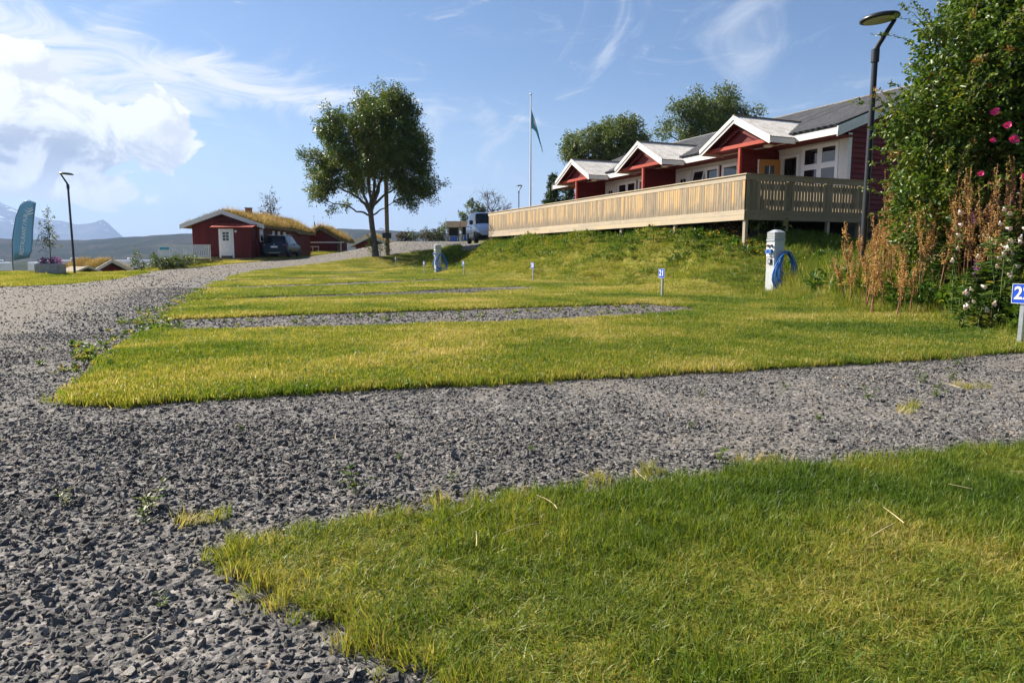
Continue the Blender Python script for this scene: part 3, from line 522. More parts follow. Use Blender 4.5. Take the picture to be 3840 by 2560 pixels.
pt = sstep(.50, .64, fbm(q[:, 0], q[:, 1], 1.3, 4, 33))*(1-.8*big); kp = RNG.random(len(q)) < 1-.62*pt; q, u, big = q[kp], u[kp], big[kp]; kb = u < .07+.30*big; stones(q[kb], .010, .0205, .38, .046, label='loose angular grey stones close to the lawn corner')
stones(q[~kb], .004, .0105, .50, .026, label='fine grey chippings between the larger stones')
def on_road(q): return np.interp(q[:, 1], [0, 4, 8, 14, 20], [-4.0, -4.0, -5.4, -7.6, -9.9])-q[:, 0]
q = OFFL(sample(GRAVEL, 2700, (-9, 3.8, 7.5, 8.4))); r = sstep(-.2, 1.8, on_road(q)); q = q[RNG.random(len(q)) < (1-.80*r)*(1-.62*sstep(.50, .64, fbm(q[:, 0], q[:, 1], 1.3, 4, 33)))]; u = RNG.random(len(q)) < .14
stones(q[u], .012, .023, .34, .045, label='larger stones of the parking strip and road edge'); stones(q[~u], .006, .0125, .40, .024, label='fine gravel of the parking strip and road edge')
q = OFFL(sample(GRAVEL, 420, (-16, 8.4, 5, 20))); r = sstep(-.4, 1.8, on_road(q)); q = q[RNG.random(len(q)) < 1-.88*r]
stones(q, .012, .024, .38, .055, label='gravel of the second strip and the road edge beyond')
q = OFFL(sample(GRAVEL, 24, (-22, 20, 0, 56))); stones(q, .02, .04, .35, .08, label='scattered stones on the far road and strips')
# yellow and white wild flowers on the bank, far too small to count
def flower_proto(mat, n=5, r=.03):
    mb = MB(); T = []
    for i in range(n):
        a = random.uniform(0, 6.28); d = random.uniform(0, .10); x, y, z = d*math.cos(a), d*math.sin(a), random.uniform(.12, .30); k = 7
        vs = [(x, y, z+.006)]+[(x+r*math.cos(6.283*j/k)*random.uniform(.8, 1.1), y+r*math.sin(6.283*j/k), z+random.uniform(0, .012)) for j in range(k)]
        mb.add(vs, [(0, 1+j, 1+(j+1) % k) for j in range(k)])
    me = mb.mesh('flower', M[mat], False); return me
q = sample(BANK, 20, (-5, 18, 7, 42)); dtoe = np.min(np.stack([np.hypot(q[:, 0]-p[0], q[:, 1]-p[1]) for p in dense(TOE, False, lambda y: .5, 0)]), 0)
q = q[(dtoe > 1.4) & (fbm(q[:, 0], q[:, 1], .45, 2, 71)+.012*(q[:, 1]-26) > .50)]; n = len(q)
instancer('wildflowers', z3(q), up_rot(n, .2), uscl(n, .7, 1.3), RNG.integers(0, 3, n), np.zeros(n), protos('yellow_flower', [flower_proto('yellow', 4, .019) for _ in range(3)]), 'yellow wild flowers dotted over the bank', 'flowers')
# ------------------------------------------------------------------ water, hills, mountains, haze
m_, t_ = newmat('fjord_water'); t_.bsdf.inputs['Base Color'].default_value = (.05, .075, .10, 1); t_.bsdf.inputs['Roughness'].default_value = .12
bump(t_, t_.noise(t_.add('ShaderNodeMapping', {'Vector': objco(t_), 'Scale': (.05, .15, 1)}).outputs[0], 1., 4), .25, 1.)
mb = MB(); mb.add([(14000*math.cos(R(a)), 14000*math.sin(R(a)), -10) for a in range(0, 360, 10)], [tuple(range(36))]); tag(mb.build('fjord_water', m_), 'fjord water below the far hills', 'water', kind='structure')
m_, t_ = newmat('far_hillside'); o_ = objco(t_)
c_ = t_.ramp(t_.math('ADD', t_.math('MULTIPLY', t_.noise(o_, .012, 6, .7), .55), t_.math('MULTIPLY', t_.noise(o_, .09, 5, .75), .45)), [(.36, (.012, .020, .013)), (.50, (.032, .036, .024)), (.60, (.075, .06, .052)), (.74, (.15, .13, .115))])
t_.l.new(c_, t_.bsdf.inputs['Base Color']); t_.bsdf.inputs['Roughness'].default_value = 1.; t_.bsdf.inputs['Specular IOR Level'].default_value = 0.; M['hill'] = m_
def hillgrid(name, xs, ys, fn, mat, label):
    X, Y = np.meshgrid(xs, ys); Z = fn(X, Y); nx_, ny_ = len(xs), len(ys); i_ = np.arange((ny_-1)*nx_).reshape(ny_-1, nx_)[:, :-1].ravel()
    me = bpy.data.meshes.new(name); me.from_pydata(np.c_[X.ravel(), Y.ravel(), Z.ravel()].tolist(), [], np.c_[i_, i_+1, i_+nx_+1, i_+nx_].tolist())
    me.polygons.foreach_set('use_smooth', [True]*len(me.polygons)); me.materials.append(mat); return tag(link(name, me), label, 'hills', kind='structure')
def hillz(X, Y):
    prof = np.interp(X/Y, [-1.6, -.9, -.75, -.62, -.50, -.36, -.25, -.1, .2, 1.2], [60, 52, 40, 38, 52, 58, 62, 56, 40, 44])
    return -11+(prof+12)*sstep(1180, 1750, Y)*(1-.6*sstep(1900, 2700, Y))*(.80+.40*fbm(X, Y, .0035, 4, 2))+(fbm(X, Y, .02, 4, 5)-.5)*16*sstep(1180, 1400, Y)
hillgrid('far_hills', np.arange(-3800, 2600, 22.), np.arange(1150, 2750, 32.), hillz, M['hill'], 'low wooded rocky hills across the fjord')
m_, t_ = newmat('mountain_rock'); o_ = objco(t_); geo = t_.add('ShaderNodeNewGeometry').outputs['Position']; zz = t_.add('ShaderNodeSeparateXYZ', {0: geo}).outputs[2]
rock = t_.ramp(t_.noise(o_, .004, 6, .65), [(.35, (.05, .055, .06)), (.65, (.13, .13, .13))])
sn = t_.math('MULTIPLY', t_.mapr(t_.noise(o_, .0055, 6, .7), .57, .62, 0, 1), t_.mapr(zz, 170, 330, 0, 1))
t_.l.new(t_.mix(sn, rock, (.75, .78, .82)), t_.bsdf.inputs['Base Color']); t_.bsdf.inputs['Roughness'].default_value = 1.; t_.bsdf.inputs['Specular IOR Level'].default_value = 0.
MR = np.array([(-1400, 800), (-900, 820), (-500, 785), (-300, 805), (-100, 795), (0, 783), (30, 771), (55, 762), (75, 775), (110, 790), (150, 808), (200, 824), (235, 832), (280, 834), (330, 848), (370, 845), (400, 840), (415, 833), (430, 829), (445, 840), (470, 865), (500, 893), (540, 915), (700, 948), (1000, 950), (1380, 940), (1405, 908), (1425, 870), (1440, 858), (1455, 863), (1470, 880), (1500, 915), (1600, 950), (2600, 955), (3600, 930), (4300, 900)], float)
def mountz(X, Y):
    hgt = np.interp((X/Y)*2560*.985+1920, MR[:, 0], (962-MR[:, 1])/2560*7000*1.01); ridge = np.clip(1-np.abs(Y-7000)/(1300.), 0, 1)**.9
    return -12+(hgt+8)*ridge*(1+.22*(fbm(X, Y, .003, 5, 3)-.5)*sstep(.0, .35, 1-ridge))
hillgrid('far_mountains', np.arange(-9000, 7000, 26.), np.r_[np.arange(5600, 6900, 130.), 6940, 7000, 7060, np.arange(7150, 8450, 300.)], mountz, m_, 'distant blue mountains with snow patches')
mb = MB(); mb.box(-11500, 11500, -3000, 9500, -13.2, 640); hz_o = mb.build('haze'); tag(hz_o, 'thin pale sea haze over the fjord', 'haze', kind='stuff')
m_, t_ = newmat('haze'); t_.n.remove(t_.bsdf); pv = t_.add('ShaderNodeVolumePrincipled', {'Color': (.36, .52, .85, 1), 'Density': 1.3e-4, 'Anisotropy': .15}); t_.l.new(pv.outputs[0], t_.out.inputs['Volume']); hz_o.data.materials.append(m_)
# ------------------------------------------------------------------ row house and its deck
HA = math.atan2(.4, .9165); HX, HY = 6.553, 19.5            # local x runs into the house, local y along the facade
def hw(x, y): c, s_ = math.cos(HA), math.sin(HA); return HX+x*c-y*s_, HY+x*s_+y*c
deck = thing('wooden_deck', (HX, HY, 0), 'long raised pine deck with closed board railing in front of the row house', 'deck', HA)
DL = 19.5; DW = 4.62
def shared(me, name, parent, loc, rz=0., scl=None):
    o = link(name, me, parent); o.location = loc; o.rotation_euler = (0, 0, rz)
    if scl: o.scale = scl
    return o
pk = [MB().box(-.011, .011, -.0475, .0475, 0, .815).mesh('picket', M['pine']) for _ in range(2)]
y = .055; i = 0
while y < DL-.03:
    shared(pk[i % 2], 'picket', deck, (-.022+random.uniform(-.003, .003), y+random.uniform(-.003, .003), 2.235+random.uniform(-.006, .004)), random.uniform(-.012, .012)); y += .1085; i += 1
pks = MB().box(-.0475, .0475, -.011, .011, 0, .80)
pks = pks.mesh('picket', M['greypine']); x = .06; i = 0
while x < DW-.02:
    gap = .098 if i < 4 or i in (12, 13, 25, 26) else .121
    shared(pks, 'picket', deck, (x, -.024+random.uniform(-.003, .003), 2.24+random.uniform(-.008, .004)), random.uniform(-.02, .02)); x += gap; i += 1
# boards along the front: top board, two lower fascia boards in lengths, and a cap
def boards_front(z0, z1, xo, mat, seed, name):
    random.seed(seed); y = -.02
    while y < DL:
        L = min(random.uniform(3.6, 4.8), DL-y)
        if DL-y-L < .6: L = DL-y
        MB().box(xo-.014, xo+.014, y+.002, y+L-.002, z0, z1).build(name, M[mat], deck); y += L
boards_front(3.052, 3.195, -.028, 'pineboard', 1, 'top_board'); boards_front(2.092, 2.232, -.030, 'pineboard', 2, 'fascia_board'); boards_front(1.944, 2.088, -.030, 'pineboard', 3, 'fascia_board')
random.seed(9)
MB().box(-.07, .075, -.075, DL, 3.197, 3.226).build('rail_cap', M['pineboard'], deck); MB().box(.077, DW, -.075, .07, 3.198, 3.227).build('rail_cap', M['greypine'], deck)
for z0, z1, nm in ((3.05, 3.193, 'top_board'), (2.094, 2.236, 'fascia_board'), (1.946, 2.09, 'fascia_board')): MB().box(-.012, DW, -.058, -.036, z0, z1).build(nm, M['greypine'], deck)
for z in (2.42, 2.86): MB().box(.0, .036, .05, DL-.05, z, z+.096).build('back_rail', M['pineboard'], deck)
for z in (2.40, 2.84): MB().box(.06, DW, -.010, .03, z, z+.14).build('back_rail', M['greypine'], deck)
for y in np.arange(.06, DL, 1.55): MB().box(.04, .135, float(y), float(y)+.095, 1.95, 3.19).build('rail_post', M['pineboard'], deck)
for x in (1.6, 3.1, 4.52): MB().box(x, x+.095, .035, .13, 1.95, 3.19).build('rail_post', M['greypine'], deck)
MB().box(.0, DW, .0, DL, 2.21, 2.25).build('deck_floor', M['greypine'], deck)
for x in (.05, 1.6, 3.2): MB().box(x, x+.05, .0, DL-.05, 1.99, 2.205).build('joist', M['greypine'], deck)
for x, y in [(-.005, -.03), (1.55, 0.02), (3.2, .02), (4.5, .02)]+[(0.02, float(v)) for v in np.arange(3.2, DL, 3.2)]+[(2.2, float(v)) for v in np.arange(3.2, DL, 3.2)]+[(0., DL-.14)]:
    gx_, gy_ = hw(x+.05, y+.05); MB().box(x, x+.098, y, y+.098, h1(gx_, gy_)-.15, 1.985 if x > .03 else 1.943).build('support_post', M['pineboard'], deck)
MB().prism([(0.0, 1.35), (.09, 1.35), (.09, 1.94)], 'x', -.03, .03).build('brace', M['pineboard'], deck).location = (.0, DL-.2, 0)

house = thing('row_house', (HX, HY, 0), 'long red row house with grey roof and three white gabled porches', 'house', HA)
U0, U1, VW, VR, VB = .70, 18.1, 4.62, 8.9, 13.2
ZE, ZR = 4.85, 6.82; SL = (ZR-ZE)/(VR-3.75)
def roofz(v): return ZE+SL*(v-3.75)
MB().box(VW+.1, VB, U0+.05, U1-.05, .9, 2.25).build('foundation', M['soil'], house)  # same dark colour, painting the shade behind the open deck underside
# front wall as backing with an opening for the open door, rest of the shell
wl = MB(); wl.box(VW+.02, VW+.14, U0+.02, 2.60, 2.25, 5.05); wl.box(VW+.02, VW+.14, 3.47, U1-.02, 2.25, 5.05); wl.box(VW+.02, VW+.14, 2.60, 3.47, 4.36, 5.05); wl.build('front_wall', M['red'], house)
wl = MB(); wl.prism([(VW+.04, 2.25), (VB, 2.25), (VB, 5.0), (VR, 6.66), (VW+.04, 5.02)], 'y', U0+.02, U0+.14); wl.build('gable_wall', M['red'], house)
wl = MB(); wl.prism([(VW+.04, 2.25), (VB, 2.25), (VB, 5.0), (VR, 6.66), (VW+.04, 5.02)], 'y', U1-.14, U1-.02); wl.box(VB-.12, VB, U0+.15, U1-.15, 2.25, 5.0); wl.build('rear_wall', M['red'], house)
# lapped boards on the shaded gable end
z = 2.12
while z < 6.45:
    a = VW+.10 if z < 4.9 else max(VW+.10, 3.75+(z+.20-ZE)/SL); b = VB if z < 4.9 else VB-(a-VW)
    if b-a > .4:
        mb = MB(); mb.add([(a, U0+.016, z+.17), (b, U0+.016, z+.17), (b, U0-.024, z), (a, U0-.024, z), (a, U0+.018, z), (b, U0+.018, z)], [(0, 1, 2, 3), (3, 2, 5, 4), (0, 3, 4), (1, 5, 2)]); mb.build('gable_board', M['red'], house)
    z += .158
# roof in corrugated sheets
def corr_sheet(x0, x1, z0, z1, w_=.96, waves=4, amp=.026, dir_=1):
    mb = MB(); n = waves*6; L = 4
    for k in range(L+1):
        f = k/L
        for j in range(n+1):
            yy = w_*j/n; c = math.cos(6.283*waves*j/n); hgt = amp*(1 if c > .2 else (-1 if c < -.5 else c*1.4))
            mb.v.append((x0+(x1-x0)*f, yy, z0+(z1-z0)*f+hgt))
    for k in range(L):
        for j in range(n): a = k*(n+1)+j; mb.f.append((a, a+1, a+n+2, a+n+1)); mb.sm.append(False)
    me = mb.mesh('roof_sheet', M['roof'], True)
    return me
rs = corr_sheet(3.70, VR, ZE+.03, ZR+.03); rs2 = corr_sheet(VB+.8, VR, ZR-SL*(VB+.8-VR)+.03, ZR+.03)
y = .28
while y < 18.5:
    shared(rs, 'roof_sheet', house, (0, y, random.uniform(-.004, .004))); shared(rs2, 'roof_sheet', house, (0, y, 0)); y += .955
RE = y
mb = MB(); mb.prism([(3.80, roofz(3.80)-.03), (VR, ZR-.03), (VB+.75, roofz(3.80)-.06), (VB+.75, roofz(3.80)-.2), (VR, ZR-.18), (3.80, roofz(3.80)-.16)], 'y', .34, RE-.1); mb.build('roof_deck', M['white'], house)
mb = MB(); mb.prism([(VR-.16, ZR-.02), (VR, ZR+.07), (VR+.16, ZR-.02), (VR, ZR+.05)], 'y', .26, RE); mb.build('ridge_cap', M['roof'], house)
MB().box(3.745, 3.775, .33, RE-.05, 4.60, 4.80).build('eave_fascia', M['white'], house)
MB().box(3.78, VW, .36, RE-.1, 4.60, 4.625).build('soffit', M['red'], house)
for dz, th in ((.0, .16), (-.16, .15)):
    for sgn in (0, 1):
        mb = MB(); a = (3.72, roofz(3.72)+dz) if not sgn else (VB+.75, roofz(3.72)+dz-.03); b = (VR, ZR+dz)
        mb.prism([a, b, (b[0], b[1]-th+.004), (a[0], a[1]-th+.004)], 'y', .30-(.012 if dz == 0 else 0), .328); mb.build('barge_board', M['white'], house)
mb = MB(); mb.prism([(3.72, roofz(3.72)), (VR, ZR), (VR, ZR-.30), (3.72, roofz(3.72)-.30)], 'y', RE-.05, RE-.02); mb.build('barge_board', M['white'], house)
for a, b in ((U0-.03, U0+.11), (U0+.115, U0+.28)): MB().box(VW-.03, VW+.02, a, b, 2.25, 4.62).build('corner_board', M['white'], house)
MB().box(VW-.02, VW+.13, U0-.06, U0-.028, 2.1, 4.75).build('corner_board', M['white'], house)
MB().box(VW-.03, VW+.03, U1-.15, U1+.03, 2.25, 4.62).build('corner_board', M['white'], house)
# openings
def window(u0, u1, z0, z1, cols=1, bar=None, tilt=None):
    w_ = link('window', None, house); w_.location = (VW-.02, 0, 0); fr = MB(); t = .07
    fr.box(-.03, .03, u0, u0+t, z0, z1); fr.box(-.03, .03, u1-t, u1, z0, z1); fr.box(-.03, .03, u0+t, u1-t, z0, z0+t); fr.box(-.03, .03, u0+t, u1-t, z1-t, z1)
    xs = np.linspace(u0+t, u1-t, cols+1)
    for c in xs[1:-1]: fr.box(-.026, .026, c-.045, c+.045, z0+t, z1-t)
    fr.build('window_frame', M['whiteclean'], w_)
    for c in range(cols):
        a, b = xs[c]+(.045 if c else 0), xs[c+1]-(.045 if c < cols-1 else 0)
        rows = [(z0+t, z1-t)] if bar is None else [(z0+t, bar-.04), (bar+.04, z1-t)]
        if bar is not None: MB().box(-.032, .022, a, b, bar-.04, bar+.04).build('glazing_bar', M['whiteclean'], w_)
        for k, (p, q_) in enumerate(rows):
            sa = MB()
            for bx_ in ((a, a+.05, p, q_), (b-.05, b, p, q_), (a+.05, b-.05, p, p+.05), (a+.05, b-.05, q_-.05, q_)): sa.box(-.018, .018, *bx_)
            so = sa.build('sash', M['whiteclean'], w_)
            po = MB().box(-.006, .006, a+.05, b-.05, p+.05, q_-.05).build('pane', M['glass'], so)
            if tilt == c: so.location = (-.02, 0, q_); so.rotation_euler = (0, R(13), 0); [setattr(ob.data, 'name', ob.data.name) for ob in (so, po)]; so.data.transform(Matrix.Translation((0, 0, -q_))); po.data.transform(Matrix.Translation((0, 0, -q_)))
    return w_
def wpanel(u0, u1, z0, z1, d=0.): MB().box(VW-.028-d, VW+.018, u0, u1, z0, z1).build('white_panel', M['white'], house)
def door(u0, u1, z1=4.30):
    d = link('door', None, house)
    lf = MB(); lf.box(VW-.04, VW, u0+.09, u1-.09, 2.27, z1-.1); lf.build('door_leaf', M['whiteclean'], d)
    fr = MB(); fr.box(VW-.06, VW+.01, u0, u0+.085, 2.25, z1); fr.box(VW-.06, VW+.01, u1-.085, u1, 2.25, z1); fr.box(VW-.06, VW+.01, u0+.085, u1-.085, z1-.09, z1); fr.build('door_frame', M['whiteclean'], d)
    c = (u0+u1)/2
    for a in (-.17, .02):
        for b in (3.42, 3.80): MB().box(VW-.048, VW-.041, c+a, c+a+.15, b, b+.34).build('pane', M['glass'], d)
    tu = MB(); tu.tube([(VW-.09, u0+.17, 3.3), (VW-.09, u0+.29, 3.3)], .011, 6); tu.tube([(VW-.04, u0+.17, 3.3), (VW-.09, u0+.17, 3.3)], .011, 6); tu.build('handle', M['steel'], d)
for n in range(3):
    o = 5.75*n
    if n == 0:
        window(.99, 2.47, 3.05, 4.55, 2, 3.86); wpanel(2.48, 2.60, 2.25, 4.56); wpanel(.99, 2.47, 2.25, 3.04); wpanel(.99, 3.55, 4.565, 4.6); wpanel(2.60, 3.5, 4.37, 4.56)
    else:
        window(.86+o, 2.44+o, 3.28, 4.45, 2, None, 1 if n == 1 else None); wpanel(.86+o, 2.44+o, 2.25, 3.27); wpanel(-.25+o, 3.62+o, 4.46, 4.60, -.004)
        window(-.25+o, .69+o, 3.28, 4.45, 1); wpanel(-.25+o, .69+o, 2.25, 3.27); wpanel(2.45+o, 2.56+o, 2.25, 4.45); door(2.58+o, 3.56+o, 4.45)
    # partition with lapped boards
    p = 3.66+o
    MB().box(2.98, VW-.04, p-.03, p+.03, 2.28, 4.58).build('partition', M['red'], house)
    z = 2.28
    while z < 4.5:
        mb = MB(); mb.add([(2.99, p-.032, z+.16), (VW-.05, p-.032, z+.16), (VW-.05, p-.062, z), (2.99, p-.062, z), (2.99, p-.03, z), (VW-.05, p-.03, z)], [(0, 1, 2, 3), (3, 2, 5, 4), (0, 3, 4), (1, 5, 2)]); mb.build('partition_board', M['red'], house); z += .15
    MB().box(VW-.10, VW-.03, p-.05, p+.05, 2.26, 4.6).build('wall_post', M['red'], house)
    # porch
    po = link('porch', None, house); c = 3.70+o; hwid = 1.70; zr, ze = 5.64, 4.74; sl = (zr-ze)/hwid
    for sg in (-1, 1):
        me = MB(); nn = 27
        for k in range(4):
            f = k/3
            for j in range(nn*4+1):
                vv = 2.70+(5.95-2.70)*j/(nn*4); cs = (1, .2, -1, .2)[j % 4]
                me.v.append((vv, c+sg*(hwid+.05)*(1-f), ze-.03+(zr-ze+.03)*f+.02+.013*cs))
        nn4 = nn*4+1
        for k in range(3):
            for j in range(nn4-1): a = k*nn4+j; me.f.append((a, a+1, a+nn4+1, a+nn4)); me.sm.append(False)
        me.build('porch_roof', M['porchroof'], po)
        MB().prism([(c+sg*hwid, ze-.02), (c, zr-.02), (c, zr-.10), (c+sg*hwid, ze-.10)], 'x', 2.74, 5.9).build('porch_roof_boards', M['red'], po)
        MB().prism([(c+sg*(hwid+.03), ze+.012), (c, zr+.028), (c, zr-.12), (c+sg*(hwid+.03), ze-.136)], 'x', 2.665, 2.69).build('porch_barge_board', M['white'], po)
        MB().prism([(c+sg*(hwid-.01), ze-.11), (c, zr-.10), (c, zr-.23), (c+sg*(hwid-.01), ze-.24)], 'x', 2.692, 2.715).build('porch_barge_board', M['white'], po)
        MB().box(2.70, 3.76, min(c+sg*(hwid+.005), c+sg*(hwid+.03)), max(c+sg*(hwid+.005), c+sg*(hwid+.03)), ze-.20, ze-.035).build('porch_fascia', M['white'], po)
        MB().bar((2.93, c+sg*1.15, 4.64), (2.93, c+sg*.02, 5.22), .06, .09).build('porch_brace', M['red'], po)
    MB().box(2.66, 5.95, c-.06, c+.06, zr+.022, zr+.05).build('porch_ridge', M['greypine'], po)
    MB().prism([(c-1.45, 4.72), (c+1.45, 4.72), (c, 5.50)], 'x', 3.02, 3.05).build('porch_gable_panel', M['red'], po)
    MB().box(2.86, 3.0, c-1.5, c+1.5, 4.60, 4.72).build('porch_beam', M['redbright'], po)
    MB().box(2.88, 2.98, c-.16, c-.06, 2.25, 4.60).build('porch_post', M['redbright'], po)
    MB().box(3.0, VW, c-1.6, c+1.6, 4.632, 4.65).build('porch_ceiling', M['red'], po)
    lm = MB(); lm.lathe([(.0, -.085), (.08, -.08), (.15, -.04), (.17, 0), (.02, .0)], 16, Matrix.Translation((3.55, c-.75, 4.63))); lm.build('ceiling_lamp', M['plastic_white'], po)
    if n == 1:
        dd = MB(); dd.lathe([(.0, .06), (.2, .04), (.32, 0.0), (.3, .0), (.0, .045)], 16, Matrix.Translation((4.1, c+1.35, 5.35)) @ Matrix.Rotation(R(95), 4, 'Y')); dd.tube([(4.13, c+1.35, 5.3), (4.25, c+1.35, 4.95)], .02, 6); dd.build('satellite_dish', M['alu'], house)
# the open door of the first unit and the hall behind it
d = link('door', None, house); fr = MB(); fr.box(VW-.05, VW+.13, 2.60, 2.68, 2.25, 4.36); fr.box(VW-.05, VW+.13, 3.39, 3.47, 2.25, 4.36); fr.box(VW-.05, VW+.13, 2.68, 3.39, 4.28, 4.36); fr.build('door_frame', M['whiteclean'], d)
lf = link('door_leaf', None, d); lf.location = (VW-.06, 3.40, 0); lf.rotation_euler = (0, 0, R(-105)); tag(lf, 'honey coloured pine door leaf standing open')
mb = MB(); w_ = .80
for a, b, z0, z1 in ((0, .22, 2.28, 4.26), (.58, .80, 2.28, 4.26), (.22, .58, 2.28, 3.45), (.22, .58, 4.05, 4.26)): mb.box(-.022, .022, -b, -a, z0, z1)
mb.build('leaf_boards', M['door'], lf)
MB().box(-.012, .012, -.58, -.22, 3.45, 4.05).build('pane', M['glass'], lf)
mb = MB(); mb.box(-.025, .025, -.412, -.388, 3.45, 4.05); mb.box(-.024, .024, -.58, -.22, 3.738, 3.762); mb.build('glazing_bar', M['whiteclean'], lf)
MB().box(-.026, .026, -.845, -.801, 2.28, 4.26).build('leaf_edge', M['whiteclean'], lf)
mb = MB(); mb.box(VW+1.5, VW+1.56, 2.0, 4.4, 2.25, 4.6); mb.box(VW+.15, VW+1.5, 4.4, 4.46, 2.25, 4.6); mb.box(VW+.15, VW+1.5, 1.94, 2.0, 2.25, 4.6); mb.box(VW+.15, VW+1.5, 2.0, 4.4, 4.5, 4.58); mb.build('hall_wall', M['inner'], house)
MB().box(VW+.1, VW+1.5, 2.0, 4.4, 2.2, 2.252).build('hall_floor', M['greypine'], house)
MB().box(VW+.6, VW+1.45, 4.36, 4.395, 3.78, 3.86).build('coat_rail', M['black'], house)
for k in range(4):
    mb = MB(); x_ = VW+.68+.2*k; mb.tube([(x_, 4.36, 3.82), (x_, 4.28, 3.80), (x_, 4.23, 3.88), (x_, 4.25, 4.05), (x_, 4.31, 4.13)], .014, 6); mb.build('coat_hook', M['black'], house)
ht = MB(); ht.lathe([(0, .12), (.07, .11), (.10, .03), (.19, 0), (.19, -.01), (.02, -.01)], 18, Matrix.Translation((VW+.72, 4.25, 3.62)) @ Matrix.Rotation(R(80), 4, 'X'))
ht = ht.build('sun_hat', M['skin']); ht.location = (HX, HY, 0); ht.rotation_euler = (0, 0, HA); tag(ht, 'pale sun hat hanging on a hook inside the open doorway', 'hat')
bx_, by_ = hw(3.9, 2.62); bl = MB(); bl.lathe([(.02, -.30), (.15, -.28), (.16, -.05), (.145, .05), (.10, .11), (.0, .13)], 18); bl = bl.build('seat_cushion', M['skin']); bl.location = (bx_, by_, 3.24); bl.scale = (1, .9, 1); tag(bl, 'rounded pale pink cushion top showing over the deck rail before the open door', 'cushion')
st = thing('deck_chair', (bx_, by_, 2.25), 'wooden chair standing on the deck in front of the open door', 'chair', HA+.3)
for a in (-.2, .2):
    for b in (-.2, .2): MB().box(a-.02, a+.02, b-.02, b+.02, .001, .42).build('leg', M['pineboard'], st)
MB().box(-.24, .24, -.24, .24, .42, .45).build('seat', M['pineboard'], st); MB().box(.2, .235, -.23, .23, .46, .66).build('backrest', M['pineboard'], st)
bl.location = (bx_, by_, 3.0); bl.scale = (1, .9, 1.0)
# ------------------------------------------------------------------ turf roofed cabins
def blade_field(name, P, h, w_, lean, mat, parent=None, bias=.5):
    n = len(P); P = np.asarray(P, float); b = RNG.uniform(0, 6.283, n); q_ = RNG.uniform(0, 6.283, n); hh = RNG.uniform(h[0], h[1], n); ww = RNG.uniform(w_[0], w_[1], n)/2; ln = np.abs(RNG.normal(0, lean, n))*hh
    V = np.empty((n, 3, 3)); V[:, 0] = P+np.c_[-np.cos(q_)*ww, -np.sin(q_)*ww, np.full(n, -.03)]; V[:, 1] = P+np.c_[np.cos(q_)*ww, np.sin(q_)*ww, np.full(n, -.03)]
    V[:, 2] = P+np.c_[np.cos(b)*ln+.18*hh, np.sin(b)*ln, hh]
    me = bpy.data.meshes.new(name); me.vertices.add(3*n); me.vertices.foreach_set('co', V.ravel()); me.loops.add(3*n); me.loops.foreach_set('vertex_index', np.arange(3*n)); me.polygons.add(n); me.polygons.foreach_set('loop_start', np.arange(0, 3*n, 3)); me.update(calc_edges=True)
    tn = np.clip(np.repeat(bias+RNG.normal(0, .2, n)+.9*(fbm(P[:, 0], P[:, 1], .8, 3, 4)-.5), 3), 0, 1); me.attributes.new('tint', 'FLOAT', 'POINT').data.foreach_set('value', tn.astype(np.float32)); me.materials.append(M[mat])
    o = link(name, me, parent); return o
def turf_cabin(name, loc, W, L, wz, rz_, label, oh=.55, front_oh=.35, n=9000, bh=(.18, .55), barge=True, rz=0., planks=True, scallop=False):
    """gable end at local y = 0 facing -y, body runs to y = L; wz wall height, rz_ ridge height"""
    c = thing(name, loc, label, 'cabin', rz); hw_ = W/2
    mb = MB(); mb.prism([(-hw_, -.3), (hw_, -.3), (hw_, wz), (0, rz_-.12), (-hw_, wz)], 'y', .02, L); mb.build('wall', M['red'], c)
    if planks:
        x = -hw_
        while x < hw_-.02:
            zt = wz-.06+(rz_-.16-wz)*(1-abs(x+.07)/hw_); MB().box(x+.004, min(x+.137, hw_), -.022, .019, -.12, zt).build('wall_board', M['red'], c); x += .141
        y = .02
        while y < L-.02: MB().box(hw_, hw_+.022, y+.004, min(y+.137, L), -.12, wz-.05).build('wall_board', M['red'], c); y += .141
    sl = (rz_-wz)/hw_; ex = hw_+oh; ez = wz-sl*oh
    for sg in (-1, 1):
        mb = MB(); mb.prism([(0, rz_+.22), (sg*ex, ez+.20), (sg*ex, ez), (0, rz_)], 'y', -front_oh, L+.3); mb.build('roof', M['turfsoil'], c)
        if barge:
            if scallop:
                pts = [(0, rz_+.26), (sg*(ex+.06), ez+.24)]; lo_ = []; K = 17
                for k in range(K*2+1): f = 1-k/(K*2.); lo_.append((sg*(ex+.06)*f, rz_-.02+(ez-.04-rz_+.02)*f-(.05 if k % 2 else 0.)))
                pts += lo_
            else: pts = [(0, rz_+.26), (sg*(ex+.06), ez+.24), (sg*(ex+.06), ez-.02), (0, rz_)]
            mb = MB(); mb.prism(pts, 'y', -front_oh-.04, -front_oh-.005); mb.build('barge_board', M['white'], c)
    P = np.c_[RNG.uniform(-ex, ex, n), RNG.uniform(-front_oh+.03, L+.25, n)]; zz_ = rz_+.21-sl*np.abs(P[:, 0]); zz_ = zz_+.14*(fbm(P[:, 0]+loc[0], P[:, 1], 1.1, 3, 12)-.5); o = blade_field('turf', np.c_[P, zz_], bh, (.02, .045), .5, 'turf', c, .30); o['kind'] = 'stuff'
    k_ = fbm(P[:, 0]+loc[0], P[:, 1], .7, 2, 15)+RNG.normal(0, .08, n) > .54; k_ &= RNG.random(n) < .35; o = blade_field('tall_turf', np.c_[P, zz_][k_], (bh[1]*.8, bh[1]*2.3), (.012, .03), .4, 'turf', c, .66); o['kind'] = 'stuff'
    return c
M['turfsoil'] = simple('turf_soil', (.16, .12, .05), .95, var=.5, scale=4)
zc = .78
